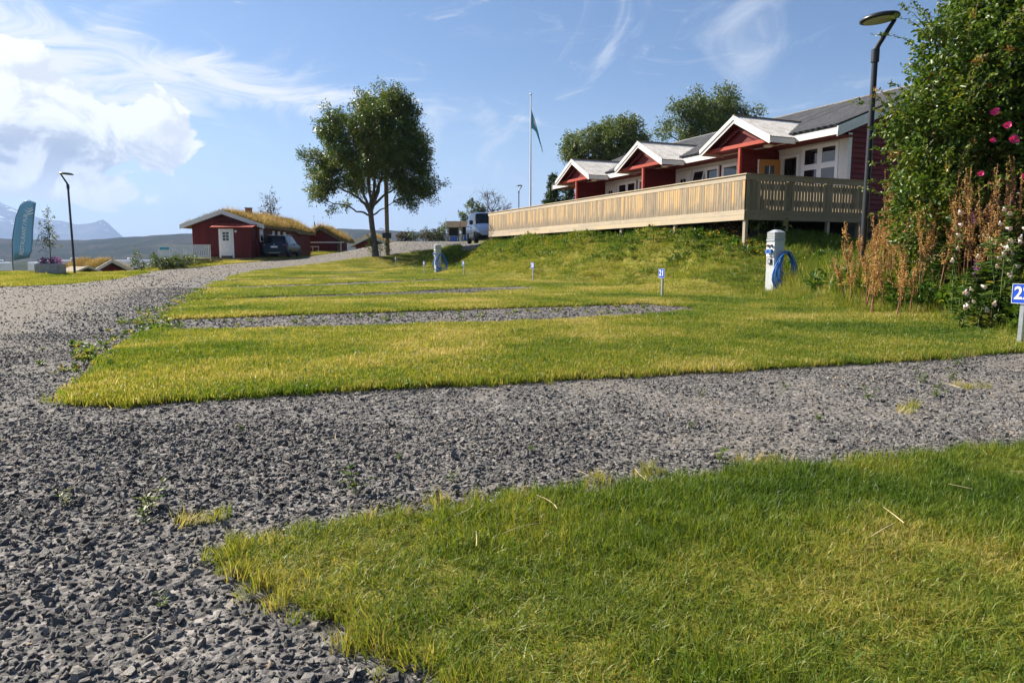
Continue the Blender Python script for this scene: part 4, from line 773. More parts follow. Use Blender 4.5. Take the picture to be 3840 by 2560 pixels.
cab = turf_cabin('turf_roof_cabin', (-20.95, 50.4, zc), 4.75, 8.6, 2.35, 3.18, 'dark red plank cabin with a shaggy yellow turf roof and white door', .62, .45, 22000, (.08, .30), scallop=True)
# entrance lean-to with red sheet roof
en = link('entrance', None, cab)
MB().box(-.12, 2.28, -1.05, -.03, -.1, 2.12).build('entrance_wall', M['red'], en)
x = -.12
while x < 2.2: MB().box(x+.003, min(x+.137, 2.28), -1.075, -1.052, -.05, 2.10).build('wall_board', M['red'], en); x += .141
mb = MB(); mb.prism([(-1.35, 2.12), (-.02, 2.46), (-.02, 2.52), (-1.35, 2.18)], 'x', -.5, 2.55); mb.build('entrance_roof', M['redbright'], en)
dr = link('door', None, cab); MB().box(.0, 1.06, -1.10, -1.077, .0, 2.05).build('door_frame', M['whiteclean'], dr); MB().box(.13, .93, -1.125, -1.102, .16, 1.95).build('door_leaf', M['plastic_white'], dr); MB().box(.13, .93, -1.128, -1.1025, .0, .155).build('kick_plate', M['black'], dr)
for a in range(2):
    for b in range(3): MB().box(.30+.235*a, .50+.235*a, -1.132, -1.126, 1.22+.215*b, 1.40+.215*b).build('pane', M['glass'], dr)
lb = MB(); lb.lathe([(0, -.1), (.07, -.07), (.1, 0), (.07, .07), (0, .1)], 12, Matrix.Translation((1.25, -1.14, 1.88))); lb.build('wall_lamp', M['plastic_white'], cab)
for y0_, y1_, z0, z1 in ((.35, 1.0, 1.15, 2.1), (3.0, 3.45, 1.4, 2.05), (4.2, 4.75, 1.4, 2.05), (5.5, 6.1, 1.4, 2.05)):
    wn = link('window', None, cab); MB().box(2.40, 2.44, y0_, y1_, z0, z1).build('window_frame', M['whiteclean'], wn); MB().box(2.436, 2.445, y0_+.1, y1_-.1, z0+.1, z1-.1).build('pane', M['glass'], wn)
chm = MB(); chm.box(.55, .95, 2.6, 3.0, 2.9, 3.75); chm.build('chimney', M['brick'], cab); MB().box(.50, 1.0, 2.55, 3.05, 3.75, 3.80).build('chimney_cap', M['concrete'], cab)
MB().box(-.55, 2.3, -2.2, -1.08, -.32, -.02).build('porch_step', M['greypine'], cab)
wing = turf_cabin('turf_roof_cabin', (-20.5, 59.6, .95), 3.4, 4.6, 2.1, 3.0, 'smaller brown red turf-roofed wing behind the dark blue car', .5, .35, 12000, (.08, .28))
for a in (.45, 1.15): wn = link('window', None, wing); MB().box(a, a+.42, -.06, -.024, .75, 1.75).build('window_frame', M['whiteclean'], wn); MB().box(a+.09, a+.33, -.068, -.061, .84, 1.66).build('pane', M['glass'], wn)
cp = turf_cabin('turf_roof_shelter', (-18.4, 66.5, 1.12), 3.0, 4., 1.45, 2.3, 'low dark red open shelter with a bushy turf roof', .75, .5, 14000, (.12, .36), barge=False, planks=True)
MB().box(1.9, 2.0, -.3, -.2, -.2, 1.2).build('roof_post', M['white'], cp); MB().box(-2.3, 2.3, -.52, -.48, 1.02, 1.13).build('eave_board', M['white'], cp)
for a in (-1.4, -.85, -.3): MB().box(a, a+.07, -.10, -.03, -.1, .62).build('gate_post', M['white'], cp)
MB().box(-1.45, -.2, -.12, -.03, .62, .72).build('gate_rail', M['white'], cp)
h3 = turf_cabin('turf_roof_hut', (-15.4, 75.5, .55), 3.4, 4., 1.55, 2.35, 'small red hut with white barge boards and turf roof beyond the road', .5, .4, 7000, (.1, .25))
lo = turf_cabin('turf_roof_hut', (-32.0, 54.6, -1.65), 2.6, 4.6, 1.35, 2.05, 'low dark red hut with orange brown turf roof down by the shore', .45, .35, 12000, (.06, .20), rz=R(62))
MB().box(-.25, .15, -.06, -.024, .55, 1.35).build('hut_door', M['greypine'], lo)
ln = thing('plank_shed', (-32.4, 52.2, -1.6), 'pale grey plank roofed little shed beside the low turf hut', 'shed', R(62))
MB().box(-.8, .8, .0, 1.7, -.3, 1.25).build('wall', M['greypine'], ln)
for sg in (-1, 1):
    y = -.25
    while y < 1.9: mb = MB(); mb.prism([(0, 1.72), (sg*1.05, 1.28), (sg*1.05, 1.24), (0, 1.68)], 'y', y, y+.16); mb.build('roof_plank', M['pineboard'] if sg > 0 else M['greypine'], ln); y += .175
    mb = MB(); mb.prism([(0, 1.78), (sg*1.12, 1.33), (sg*1.12, 1.20), (0, 1.64)], 'y', -.30, -.27); mb.build('barge_board', M['white'], ln)
# white picket fence in front of the cabin terrace
fa, fb = Vector((-24.0, 46.8)), Vector((-20.85, 47.6)); fd = (fb-fa); fl = fd.length; fang = math.atan2(fd.y, fd.x)
fen = thing('picket_fence', (fa.x, fa.y, .62), 'white picket terrace fence with a blue sign and paper notice', 'fence', fang)
x = .03
pm = MB().box(-.04, .04, -.012, .012, .16, 1.02).mesh('picket', M['whiteclean'])
while x < fl: shared(pm, 'picket', fen, (x, 0, 0)); x += .115
MB().box(-.05, fl+.05, -.04, .04, 1.02, 1.07).build('top_rail', M['whiteclean'], fen); MB().box(0, fl, .013, .045, .25, .34).build('back_rail', M['white'], fen); MB().box(0, fl, .013, .045, .85, .94).build('back_rail', M['white'], fen)
for x in (.0, fl/2, fl-.05): MB().box(x, x+.06, .046, .11, -.6, 1.01).build('fence_post', M['white'], fen)
MB().box(-.05, fl+.6, .12, 2.6, -.5, .12).build('terrace_base', M['greypine'], fen)
MB().box(.06, .66, -.03, -.014, .72, .88).build('sign_board', M['cyan'], fen); MB().box(2.35, 2.85, -.03, -.014, .62, .98).build('notice', M['paper'], fen)
# ------------------------------------------------------------------ street lamps
def street_lamp(loc, rz, label, hgt=5.0):
    t = thing('street_lamp', loc, label, 'lamp', rz, 'dark disc-headed street lamps'); k = hgt/5.0
    MB().tube([(0, 0, -.3), (0, 0, 1.0*k), (0, 0, 4.45*k)], [.058, .055, .048], 14).build('pole', M['blackmetal'], t)
    MB().tube([(0, 0, 4.30*k), (0, 0, 4.52*k)], .068, 14).build('collar', M['blackmetal'], t)
    MB().tube([(0, 0, 4.50*k), (.05, 0, 4.60*k), (.33, 0, 5.04*k)], [.05, .045, .036], 10).build('arm', M['blackmetal'], t)
    T = Matrix.Translation((.04, 0, 5.06*k)) @ Matrix.Rotation(R(-5), 4, 'Y')
    hd = MB(); hd.lathe([(.0, .055), (.20, .05), (.30, .02), (.325, -.01), (.32, -.035), (.29, -.045), (.02, -.045)], 28, T); ho = hd.build('lamp_head', M['blackmetal'], t)
    g = MB(); g.lathe([(.0, -.052), (.26, -.052), (.265, -.046), (0, -.046)], 28, T); g.build('diffuser', M['lampglass'], ho)
    return t
street_lamp((6.42, 12.6, h1(6.42, 12.6)-.25), R(8), 'tall dark street lamp rising from the brown docks by the rose bush', 4.95)
street_lamp((-22.5, 35.3, h1(-22.5, 35.3)), R(176), 'dark street lamp beside the concrete planter', 5.0)
street_lamp((.72, 73, 3.05), R(5), 'far dark street lamp showing above the deck rail beside the flagpole', 5.1)
# ------------------------------------------------------------------ numbered pitch posts
PLAB = {'22': 'steel post with blue plate reading twenty-two in front of the rose bush', '21': 'steel post with blue plate reading twenty-one on the lawn below the deck', '20': 'steel post with blue plate reading twenty at the end of a gravel strip', '19': 'thin steel post with blue plate reading nineteen right of the far pedestal',
        '18': 'thin steel post with blue plate reading eighteen left of the far pedestal', '17': 'thin steel post with blue plate reading seventeen in the shade of the rowan'}
def pitch_post(num, x, y):
    t = thing('pitch_post', (x, y, h1(x, y)), PLAB[num], 'number post', R(90-62), 'numbered posts at the pitch ends'); hgt = .66   # plate faces local -x
    mb = MB(); mb.box(-.022, .022, -.022, .022, -.2, hgt-.03); bevel(mb.build('post', M['steel'], t), .004, 1)
    pl = MB(); pl.box(-.034, -.024, -.10, .10, hgt-.205, hgt); po = bevel(pl.build('number_plate', M['blue'], t), .002, 1)
    ed = MB(); a = hgt-.205; 
    for q_ in ((-.1, .1, a, a+.004), (-.1, .1, hgt-.004, hgt), (-.1, -.096, a+.005, hgt-.005), (.096, .1, a+.005, hgt-.005)): ed.box(-.037, -.0345, *q_)
    ed.build('plate_edge', M['signwhite'], po)
    me = text_mesh(num, .185, .001); me.transform(Matrix.Scale(.88, 4, (1, 0, 0))); me.transform(Matrix(((0, 0, -1, -.036), (-1, 0, 0, 0), (0, 1, 0, hgt-.102), (0, 0, 0, 1)))); me.materials.append(M['signwhite']); link('number', me, po)
    if num == '22': MB().box(-.14, .14, -.12, .12, -.02, .035).build('footing', M['concrete'], t)
for nm, x, y in (('22', 5.34, 7.12), ('21', 3.37, 15.34), ('20', .72, 23.32), ('19', -2.08, 29.7), ('18', -4.62, 36.2), ('17', -7.34, 43.5)): pitch_post(nm, x, y)
# ------------------------------------------------------------------ service pedestals and hoses
def pedestal(x, y, label, hlabel):
    z = h1(x, y); t = thing('service_pedestal', (x, y, z), label, 'pedestal', HA, 'grey service pedestals'); s_ = .155
    oc = lambda a, c: [(-a, -a+c), (-a+c, -a), (a-c, -a), (a, -a+c), (a, a-c), (a-c, a), (-a+c, a), (-a, a-c)]
    MB().prism(oc(s_, .03), 'z', -.1, 1.235).build('cabinet', M['alu'], t)
    cp_ = link('cap', None, t)
    MB().prism(oc(s_+.02, .045), 'z', 1.236, 1.285).build('cap_base', M['alugrey'], cp_)
    for k in range(4): MB().prism(oc(s_+.012, .045), 'z', 1.30+.036*k, 1.322+.036*k).build('cap_rib', M['alu'], cp_)
    MB().prism(oc(s_-.005, .04), 'z', 1.286, 1.44).build('cap_core', M['alugrey'], cp_)
    d = MB(); a, b = oc(s_+.012, .045), oc(.06, .02); d.add([(p[0], p[1], 1.441) for p in a]+[(p[0], p[1], 1.50) for p in b], [tuple(range(7, -1, -1)), tuple(range(8, 16))]+[(i, (i+1) % 8, 8+(i+1) % 8, 8+i) for i in range(8)]); d.build('cap_dome', M['alugrey'], cp_)
    MB().box(-s_-.012, -s_-.001, -.125, .125, .86, 1.20).build('socket_panel', M['plastic_white'], t)
    for b in (-.055, .055):
        q_ = MB(); q_.tube([(-s_-.012, b, 1.12), (-s_-.045, b, 1.12)], .034, 12); q_.build('breaker', M['black'], t)
        q_ = MB(); q_.tube([(-s_-.012, b, 1.00), (-s_-.07, b, .985)], [.046, .042], 12); so = q_.build('socket', M['bluesocket'], t); MB().box(-s_-.082, -s_-.071, b-.04, b+.04, .93, 1.03).build('socket_lid', M['bluesocket'], so)
    MB().box(-s_-.03, -s_-.001, -.05, .05, .69, .81).build('meter_window', M['black'], t); MB().box(-s_-.036, -s_-.0305, -.03, .03, .71, .79).build('meter_face', M['alugrey'], t)
    q_ = MB(); q_.tube([(.14, -s_, .98), (.14, -s_-.10, 1.0), (.14, -s_-.12, 1.05)], .012, 6); q_.build('hose_hook', M['steel'], t)
    # hose: one line of loops hung on the hook
    pts = []
    def loop(wl, wr, zb, dep, n=26):
        for k in range(n):
            a = 2*math.pi*k/n; zt = .985; f = (1-math.cos(a))/2; x_ = math.sin(a)*(wl if math.sin(a) < 0 else wr)*(.55+.55*f); pts.append((.13+x_, -s_-.06-dep-.06*f, zt-(zt-zb)*f**.95))
    for wl, wr, zb, dp in ((.27, .17, .44, .0), (.40, .27, .20, .04), (.36, .30, .17, -.01), (.62, .34, .03, .09), (.54, .30, .05, .05), (.26, .38, .09, .0), (.42, .33, .24, .02)): loop(wl, wr, zb, dp)
    pts += [(.13+.16, -s_-.08, .8), (.13+.22, -s_-.10, .4), (.13+.25, -s_-.14, .12), (.38, -s_-.16, .05)]
    ho = thing('water_hose', (x, y, z), hlabel, 'hose', HA, 'blue hoses hung on the pedestals'); MB().tube(pts, .0125, 7).build('tube', M['bluehose'], ho); MB().tube([pts[-1], (.385, -s_-.165, .0)], .017, 7).build('nozzle', M['steel'], ho)
pedestal(6.36, 16.62, 'grey power and water pedestal with ribbed cap at the foot of the bank', 'blue hose in loose loops on the pedestal in front of the deck corner post')
pedestal(-3.92, 36.3, 'grey service pedestal standing between the posts eighteen and nineteen', 'blue hose coiled on the pedestal out by the rowan tree')
# ------------------------------------------------------------------ banner, planter, flags, poles
bn = thing('feather_banner', (-25.45, 35, h1(-25.45, 35)), 'pale blue feather banner lettered RESTAURANT / PUB', 'banner', R(14))
bpole = [(0, 0, 0), (.02, 0, .6), (.06, 0, 1.4), (.14, 0, 1.95), (.33, 0, 2.80), (.57, 0, 3.38), (.77, 0, 3.60), (1.0, 0, 3.65), (1.3, 0, 3.52)]
MB().tube(bpole, [.022, .02, .018, .016, .014, .012, .011, .01, .009], 8).build('pole', M['blackmetal'], bn)
L_ = [(.05, .62), (.08, 1.2), (.14, 1.9), (.24, 2.4), (.34, 2.8), (.57, 3.36), (.78, 3.57), (1.0, 3.62)]; R_ = [(.78, .75), (.92, 1.1), (1.0, 1.7), (1.05, 2.2), (1.12, 2.6), (1.2, 3.0), (1.26, 3.3), (1.3, 3.5)]
mb = MB(); nu = 8
for (a, b), (c, d) in zip(L_, R_):
    for k in range(nu+1): f = k/nu; mb.v.append((a+(c-a)*f, .05*math.sin(f*5+b*1.4)*f, b+(d-b)*f))
for i in range(len(L_)-1):
    for k in range(nu): a = i*(nu+1)+k; mb.f.append((a, a+1, a+nu+2, a+nu+1)); mb.sm.append(True)
o = mb.build('cloth', M['banner'], bn); o.modifiers.new('solid', 'SOLIDIFY').thickness = .004
me = text_mesh('RESTAURANT / PUB', .255, .002); me.transform(Matrix.Scale(.93, 4, (1, 0, 0))); me.transform(Matrix.Translation((.64, -.062, 1.92)) @ Matrix.Rotation(R(90), 4, 'X') @ Matrix.Rotation(R(80), 4, 'Z')); me.materials.append(M['signwhite']); link('lettering', me, bn)
em = MB()
for pts in ([(.72, 3.20), (.95, 3.10), (1.16, 3.22), (1.17, 3.16), (.95, 3.02)], [(.80, 3.04), (.97, 2.97), (1.15, 3.05), (1.14, 2.98), (.96, 2.90)], [(.82, 3.30), (1.0, 3.22), (1.15, 3.30), (1.14, 3.26), (1.0, 3.18)]): em.prism(pts, 'y', -.068, -.062)
em.build('emblem', M['signwhite'], bn)
MB().box(-.35, .35, -.05, .05, .0, .05).build('foot', M['steel'], bn); MB().box(-.05, .05, -.35, .35, .001, .045).build('foot', M['steel'], bn)
px_, py_ = -23.2, 34.5
pl = thing('planter_box', (px_, py_, h1(px_, py_)-.03), 'round-cornered grey concrete planter with purple flowers', 'planter', R(6))
bevel(MB().box(-.57, .57, -.40, .40, 0, .56).build('trough', M['concrete'], pl), .09, 3); MB().box(-.48, .48, -.31, .31, .5, .565).build('soil', M['turfsoil'], pl)
MB().tube([(-.08, -.405, .12), (-.08, -.39, .12)], .035, 10).build('drain_hole', M['black'], pl)
# utility pole
up = thing('utility_pole', (-8.45, 46.75, h1(-8.45, 46.75)), 'grey wooden utility pole with a small box among the rowan branches', 'pole')
MB().tube([(0, 0, -.3), (0, 0, 4), (.02, 0, 8.6)], [.15, .14, .12], 12).build('pole', M['greypine'], up)
bevel(MB().box(-.27, .31, -.34, -.15, 1.15, 1.46).build('junction_box', M['black'], up), .02); MB().box(-.31, .35, -.36, -.14, 1.462, 1.50).build('box_lid', M['black'], up)
# flags
def flag(loc, hgt, label, scale=1., r=.05):
    t = thing('flagpole', loc, label, 'flagpole'); MB().tube([(0, 0, -.2), (0, 0, hgt*.5), (0, 0, hgt)], [r, r*.85, r*.6], 10).build('pole', M['whiteclean'], t)
    b = MB(); b.lathe([(0, -.07), (.05, -.05), (.075, 0), (.05, .05), (0, .07)], 12, Matrix.Translation((0, 0, hgt+.06))); b.build('finial', M['steel'], t)
    s_ = scale; rows = 9; nu = 10; mb = MB()
    top = [(.03, -.85), (.10, -1.05), (.25, -1.5), (.45, -2.2), (.62, -2.85), (.74, -3.25)]; bot = [(.03, -2.05), (.16, -2.10), (.34, -2.25), (.50, -2.75), (.66, -3.25), (.76, -3.55)]
    for i in range(len(top)):
        for k in range(nu+1): f = k/nu; x_ = top[i][0]+(bot[i][0]-top[i][0])*f; z_ = top[i][1]+(bot[i][1]-top[i][1])*f; mb.v.append((x_*s_, (.10*math.sin(i*1.9+f*4))*s_*min(1, i), hgt+z_*s_))
    for i in range(len(top)-1):
        for k in range(nu): a = i*(nu+1)+k; mb.f.append((a, a+1, a+nu+2, a+nu+1)); mb.sm.append(True)
    o = mb.build('flag_cloth', M['teal'], t); o.modifiers.new('solid', 'SOLIDIFY').thickness = .01
    e = MB(); e.prism([(.12*s_, hgt-1.35*s_), (.30*s_, hgt-1.75*s_), (.36*s_, hgt-2.1*s_), (.22*s_, hgt-1.8*s_)], 'y', -.11*s_, -.10*s_); e.prism([(.62*s_, hgt-3.0*s_), (.73*s_, hgt-3.3*s_), (.72*s_, hgt-3.42*s_), (.63*s_, hgt-3.15*s_)], 'y', -.13*s_, -.12*s_); e.build('emblem', M['signwhite'], t)
flag((1.2, 45, 1.85), 9.2, 'tall white flagpole with drooping teal flag behind the deck', 1., .065)
flag((-20.6, 72, .6), 4.4, 'short flagpole with pale flag behind the turf roofs', .55, .03)
# ------------------------------------------------------------------ vehicles
def sec(st):
    x, b, s_, r, ws, wb, wr = st; m = (b+s_)/2
    return [(x, 0, b), (x, ws*.86, b), (x, ws*.985, b+.10), (x, ws, m-.04), (x, wb, m+.16*(s_-b)), (x, wb*.985, s_-.02), (x, wb*.955, s_+.01), (x, wr+.01, r-.07), (x, wr*.93, r-.015), (x, wr*.6, r+.012), (x, 0, r+.02)]
def vehicle_shell(root, sts, side, front, rear, paint, lower=None):
    secs = [sec(s_) for s_ in sts]; parts = {}
    def put(nm, quad): parts.setdefault(nm, MB()).add(quad, [(0, 1, 2, 3)], True)
    n = len(secs[0])
    for i in range(len(secs)-1):
        for j in range(n-1):
            for sg in (1, -1):
                q_ = [secs[i][j], secs[i+1][j], secs[i+1][j+1], secs[i][j+1]]
                q_ = [(p[0], sg*p[1], p[2]) for p in q_]
                if sg < 0: q_ = q_[::-1]
                nm = 'body'
                if j == 6 and i in side: nm = 'side_window'+('' if sg > 0 else '_b')
                if i in front and j >= 7: nm = 'windscreen'
                if i in rear and j >= 7: nm = 'rear_window'
                if lower and j <= lower[0] and i in lower[1]: nm = 'bumper'
                put(nm, q_)
    for e, rev in ((0, False), (-1, True)):
        ring = secs[e]+[(p[0], -p[1], p[2]) for p in secs[e][::-1][1:-1]]; ring = ring if not rev else ring[::-1]; parts['body'].add(ring, [tuple(range(len(ring)))])
    for nm, mb in parts.items():
        me = mb.mesh(nm, M['carglass'] if 'win' in nm else (M['black'] if nm == 'bumper' else M[paint]), False)
        bm = bmesh.new(); bm.from_mesh(me); bmesh.ops.remove_doubles(bm, verts=bm.verts, dist=.0005); bmesh.ops.recalc_face_normals(bm, faces=bm.faces); bm.to_mesh(me); bm.free()
        link(nm.replace('_b', '') if nm != 'body' else nm, me, root)
def wheel(root, x, sg, y, r=.33):
    w_ = link('wheel', None, root); w_.location = (x, sg*y, r); w_.rotation_euler = (R(90), 0, 0)
    tb = MB(); tb.lathe([(r*.62, -.10), (r*.9, -.105), (r, -.08), (r, .08), (r*.9, .105), (r*.62, .10)], 22); tb.build('tyre', M['rubber'], w_)
    rm = MB(); rm.lathe([(r*.62, -.085), (r*.6, -.06), (r*.6, .06), (r*.62, .085)], 18)
    for s2 in (-1, 1):
        for k in range(5): a = 6.283*k/5; rm.bar((0, 0, s2*.075), (r*.6*math.cos(a), r*.6*math.sin(a), s2*.08), .07, .02, up=(0, 0, 1))
    rm.build('rim', M['steel'], w_)
    ar = MB(); ar.lathe([(r*1.16, -.13), (r*1.16, .06), (.05, .06), (.05, -.13)], 20); o = ar.build('wheel_arch', M['black'], root); o.location = (x, sg*(y-.045), r+.02); o.rotation_euler = (R(90) if sg > 0 else R(-90), 0, 0)
def place(root, x, y, fx, fy, z=None):
    root.location = (x, y, h1(x, y)+.03 if z is None else z); root.rotation_euler = (0, 0, math.atan2(fy, fx))
van = thing('parked_van', (0, 0, 0), 'silver grey panel van parked behind the end of the wooden deck', 'van')
vs = [(2.2, .42, .60, .70, .70, .72, .56), (2.10, .24, .76, .86, .82, .85, .68), (1.75, .20, .92, 1.0, .87, .885, .76), (1.35, .20, 1.02, 1.10, .88, .895, .80), (.62, .20, 1.06, 1.72, .885, .90, .70), (.30, .20, 1.07, 1.79, .885, .90, .71), (-.35, .20, 1.08, 1.82, .885, .90, .72), (-1.2, .20, 1.09, 1.82, .885, .90, .72), (-2.0, .20, 1.08, 1.80, .88, .895, .71), (-2.18, .30, 1.05, 1.72, .86, .875, .68)]
vehicle_shell(van, vs, (3, 4, 5), (3,), (), 'silver', (3, (0, 1)))
for x in (1.35, -1.25):
    for sg in (1, -1): wheel(van, x, sg, .80)
for sg in (1, -1):
    hl = MB(); hl.box(1.93, 2.09, min(sg*.52, sg*.80), max(sg*.52, sg*.80), .70, .83); bevel(hl.build('headlight', M['lens'], van), .02)
    mr = MB(); mr.box(.88, 1.02, min(sg*.92, sg*1.12), max(sg*.92, sg*1.12), 1.06, 1.30); bevel(mr.build('mirror', M['black'], van), .03)
    for x in (.22, .02): MB().box(x-.07, x+.05, min(sg*.898, sg*.93), max(sg*.898, sg*.93), .88, .92).build('door_handle', M['black'], van)
    MB().box(-.9, 1.0, min(sg*.892, sg*.905), max(sg*.892, sg*.905), .555, .58).build('rub_strip', M['black'], van); MB().box(-2.0, -.5, min(sg*.893, sg*.905), max(sg*.893, sg*.905), 1.0, 1.03).build('slide_rail', M['black'], van); MB().box(.10, .115, min(sg*.893, sg*.903), max(sg*.893, sg*.903), .3, 1.6).build('door_seam', M['black'], van)
MB().box(2.10, 2.15, -.5, .5, .68, .74).build('grille', M['black'], van)
place(van, -1.60, 41.75, .21, -.98)
suv = thing('parked_car', (0, 0, 0), 'dark blue estate car parked beside the turf-roofed cabin', 'car')
ss = [(-2.22, .42, .80, .92, .74, .76, .66), (-2.14, .30, .92, 1.04, .86, .88, .74), (-2.05, .28, 1.00, 1.08, .90, .915, .75), (-1.62, .26, 1.02, 1.58, .91, .92, .66), (-1.45, .26, 1.02, 1.62, .91, .92, .66), (-.4, .25, 1.01, 1.66, .91, .92, .67), (.55, .25, 1.0, 1.60, .91, .92, .65), (1.2, .25, .98, 1.06, .91, .92, .74), (1.9, .27, .88, .96, .88, .90, .70), (2.2, .36, .70, .80, .78, .80, .6)]
vehicle_shell(suv, ss, (3, 4, 5), (6,), (2,), 'navy')
for x in (1.35, -1.32):
    for sg in (1, -1): wheel(suv, x, sg, .82, .35)
for sg in (1, -1):
    bevel(MB().box(-2.17, -1.98, min(sg*.55, sg*.87), max(sg*.55, sg*.87), .84, .95).build('tail_light', M['redlight'], suv), .02)
    bevel(MB().box(.55, .70, min(sg*.93, sg*1.08), max(sg*.93, sg*1.08), 1.02, 1.18).build('mirror', M['black'], suv), .02); MB().box(-1.3, .4, sg*.60-.02, sg*.60+.02, 1.665, 1.70).build('roof_rail', M['steel'], suv)
MB().box(-2.245, -2.228, -.26, .26, .74, .86).build('number_plate', M['signwhite'], suv); MB().box(-2.25, -2.2455, .215, .26, .745, .855).build('plate_band', M['blue'], suv)
MB().box(-2.19, -2.10, -.72, .72, .935, .955).build('trim_strip', M['steel'], suv); MB().box(-2.25, -2.15, -.75, .75, .32, .44).build('bumper', M['black'], suv); MB().box(-2.265, -2.251, -.4, .4, .36, .385).build('skid_plate', M['steel'], suv)
MB().lathe([(0, .0), (.05, .0), (.05, .02), (0, .02)], 14, Matrix.Translation((-2.20, 0, .95)) @ Matrix.Rotation(R(-90), 4, 'Y')).build('badge', M['steel'], suv)
MB().box(-1.72, -1.58, -.62, .62, 1.575, 1.60).build('spoiler', M['navy'], suv)
place(suv, -17.52, 52.6, math.sin(R(-3)), math.cos(R(-3)))
def motorhome(x, y, rz, L, label, stripe):
    t = thing('motorhome', (x, y, h1(x, y)+.02), label, 'motorhome', rz, 'white motorhomes by the shore')
    bevel(MB().box(-L/2, L/2, -1.1, 1.1, .45, 2.75).build('body', M['motorhome'], t), .18, 3); MB().box(-L/2+.1, L/2-.1, -1.115, -1.101, .8, 1.05).build('stripe', M[stripe], t); MB().box(-L/2+.3, L/2-.8, -.8, .8, 2.752, 2.80).build('roof_rail', M['alugrey'], t)
    for a in (-L*.3, L*.05, L*.3): w_ = link('window', None, t); bevel(MB().box(a-.5, a+.5, -1.13, -1.10, 1.45, 2.05).build('window_frame', M['alugrey'], w_), .02); MB().box(a-.43, a+.43, -1.14, -1.131, 1.51, 1.99).build('pane', M['glass'], w_)
    for a in (-L*.28, L*.32): MB().lathe([(.05, -.1), (.34, -.1), (.34, .1), (.05, .1)], 18, Matrix.Translation((a, -.98, .34)) @ Matrix.Rotation(R(90), 4, 'X')).build('wheel', M['rubber'], t)
    bevel(MB().box(-.5, .1, -.4, .2, 2.80, 3.0).build('roof_hatch', M['motorhome'], t), .04)
motorhome(-46.0, 62, R(30), 6.4, 'white motorhome with grey stripe behind the feather banner', 'alugrey')
motorhome(-37.6, 59.5, R(33), 5.6, 'white and blue motorhome behind the concrete planter', 'bluepanel')
motorhome(-36.6, 66.5, R(33), 6.8, 'long white motorhome behind the low turf hut', 'alugrey')
cb = thing('storage_cabinet', (-34.1, 47.6, h1(-34.1, 47.6)), 'plain white storage cabinet standing behind the banner foot', 'cabinet', R(33))
bevel(MB().box(-.45, .45, -.3, .3, 0, 2.0).build('carcass', M['motorhome'], cb), .02); MB().box(-.40, .40, -.315, -.302, .1, 1.9).build('door', M['alu'], cb); MB().box(-.5, .5, -.35, .35, 2.002, 2.06).build('lid', M['alugrey'], cb)
# notice shelters at the top of the road
def kiosk(x, y, rz, label):
    t = thing('notice_shelter', (x, y, h1(x, y)), label, 'shelter', rz)
    for a in (-.40, .40): MB().box(a-.05, a+.05, -.05, .05, -.2, 1.2).build('post', M['greypine'], t)
    MB().box(-.36, .36, -.02, .02, .45, 1.15).build('notice_panel', M['dark'], t)
    for sg in (-1, 1): mb = MB(); mb.prism([(0, 1.62), (sg*.5, 1.12), (sg*.5, 1.08), (0, 1.57)], 'x', -.56, .56); mb.build('roof', M['greypine'], t); MB().prism([(0, 1.66), (sg*.54, 1.13), (sg*.54, 1.05), (0, 1.58)], 'x', .562, .59).build('barge_board', M['red'], t)
    MB().box(-.3, .3, -.28, .2, -.05, .42).build('bin_box', M['bluesocket'], t)
kiosk(-4.75, 56.2, R(4), 'little roofed wooden notice shelter left of the silver van'); kiosk(-3.75, 57.6, R(4), 'second wooden notice shelter half hidden behind the van')
# ------------------------------------------------------------------ foliage
def leaf_cloud(name, P, A, Nn, L, W, mat, parent, tint, quad=True):
    """P base points, A axis directions, Nn leaf normals, L lengths, W widths: one mesh of small folded leaves"""
    n = len(P); A = A/np.linalg.norm(A, axis=1, keepdims=True); Sd = np.cross(A, Nn); Sd /= np.maximum(np.linalg.norm(Sd, axis=1, keepdims=True), 1e-6); U = np.cross(Sd, A)
    L = np.asarray(L)[:, None]; W = np.asarray(W)[:, None]
    if quad:
        vs = [P, P+A*L*.35+Sd*W*.5+U*W*.12, P+A*L*.72+Sd*W*.40+U*W*.05-U*L*.05, P+A*L-U*L*.12, P+A*L*.72-Sd*W*.40+U*W*.05-U*L*.05, P+A*L*.35-Sd*W*.5+U*W*.12]; k = 6; faces = [(0, 1, 2, 3), (0, 3, 4, 5)]
    else:
        vs = [P, P+A*L*.5+Sd*W*.5+U*W*.1, P+A*L-U*L*.08, P+A*L*.5-Sd*W*.5+U*W*.1]; k = 4; faces = [(0, 1, 2, 3)]
    V = np.stack(vs, 1).reshape(-1, 3); base = (np.arange(n)*k)[:, None]
    F = np.concatenate([base+np.array(f) for f in faces], 1).reshape(-1)
    me = bpy.data.meshes.new(name); me.vertices.add(len(V)); me.vertices.foreach_set('co', V.ravel()); nf = n*len(faces)
    me.loops.add(len(F)); me.loops.foreach_set('vertex_index', F); me.polygons.add(nf); me.polygons.foreach_set('loop_start', np.arange(0, 4*nf, 4)); me.update(calc_edges=True)
    me.attributes.new('tint', 'FLOAT', 'POINT').data.foreach_set('value', np.repeat(np.clip(tint, 0, 1), k).astype(np.float32)); me.materials.append(M[mat])
    return link(name, me, parent)
def rdir(n): d = RNG.normal(0, 1, (n, 3)); return d/np.linalg.norm(d, axis=1, keepdims=True)
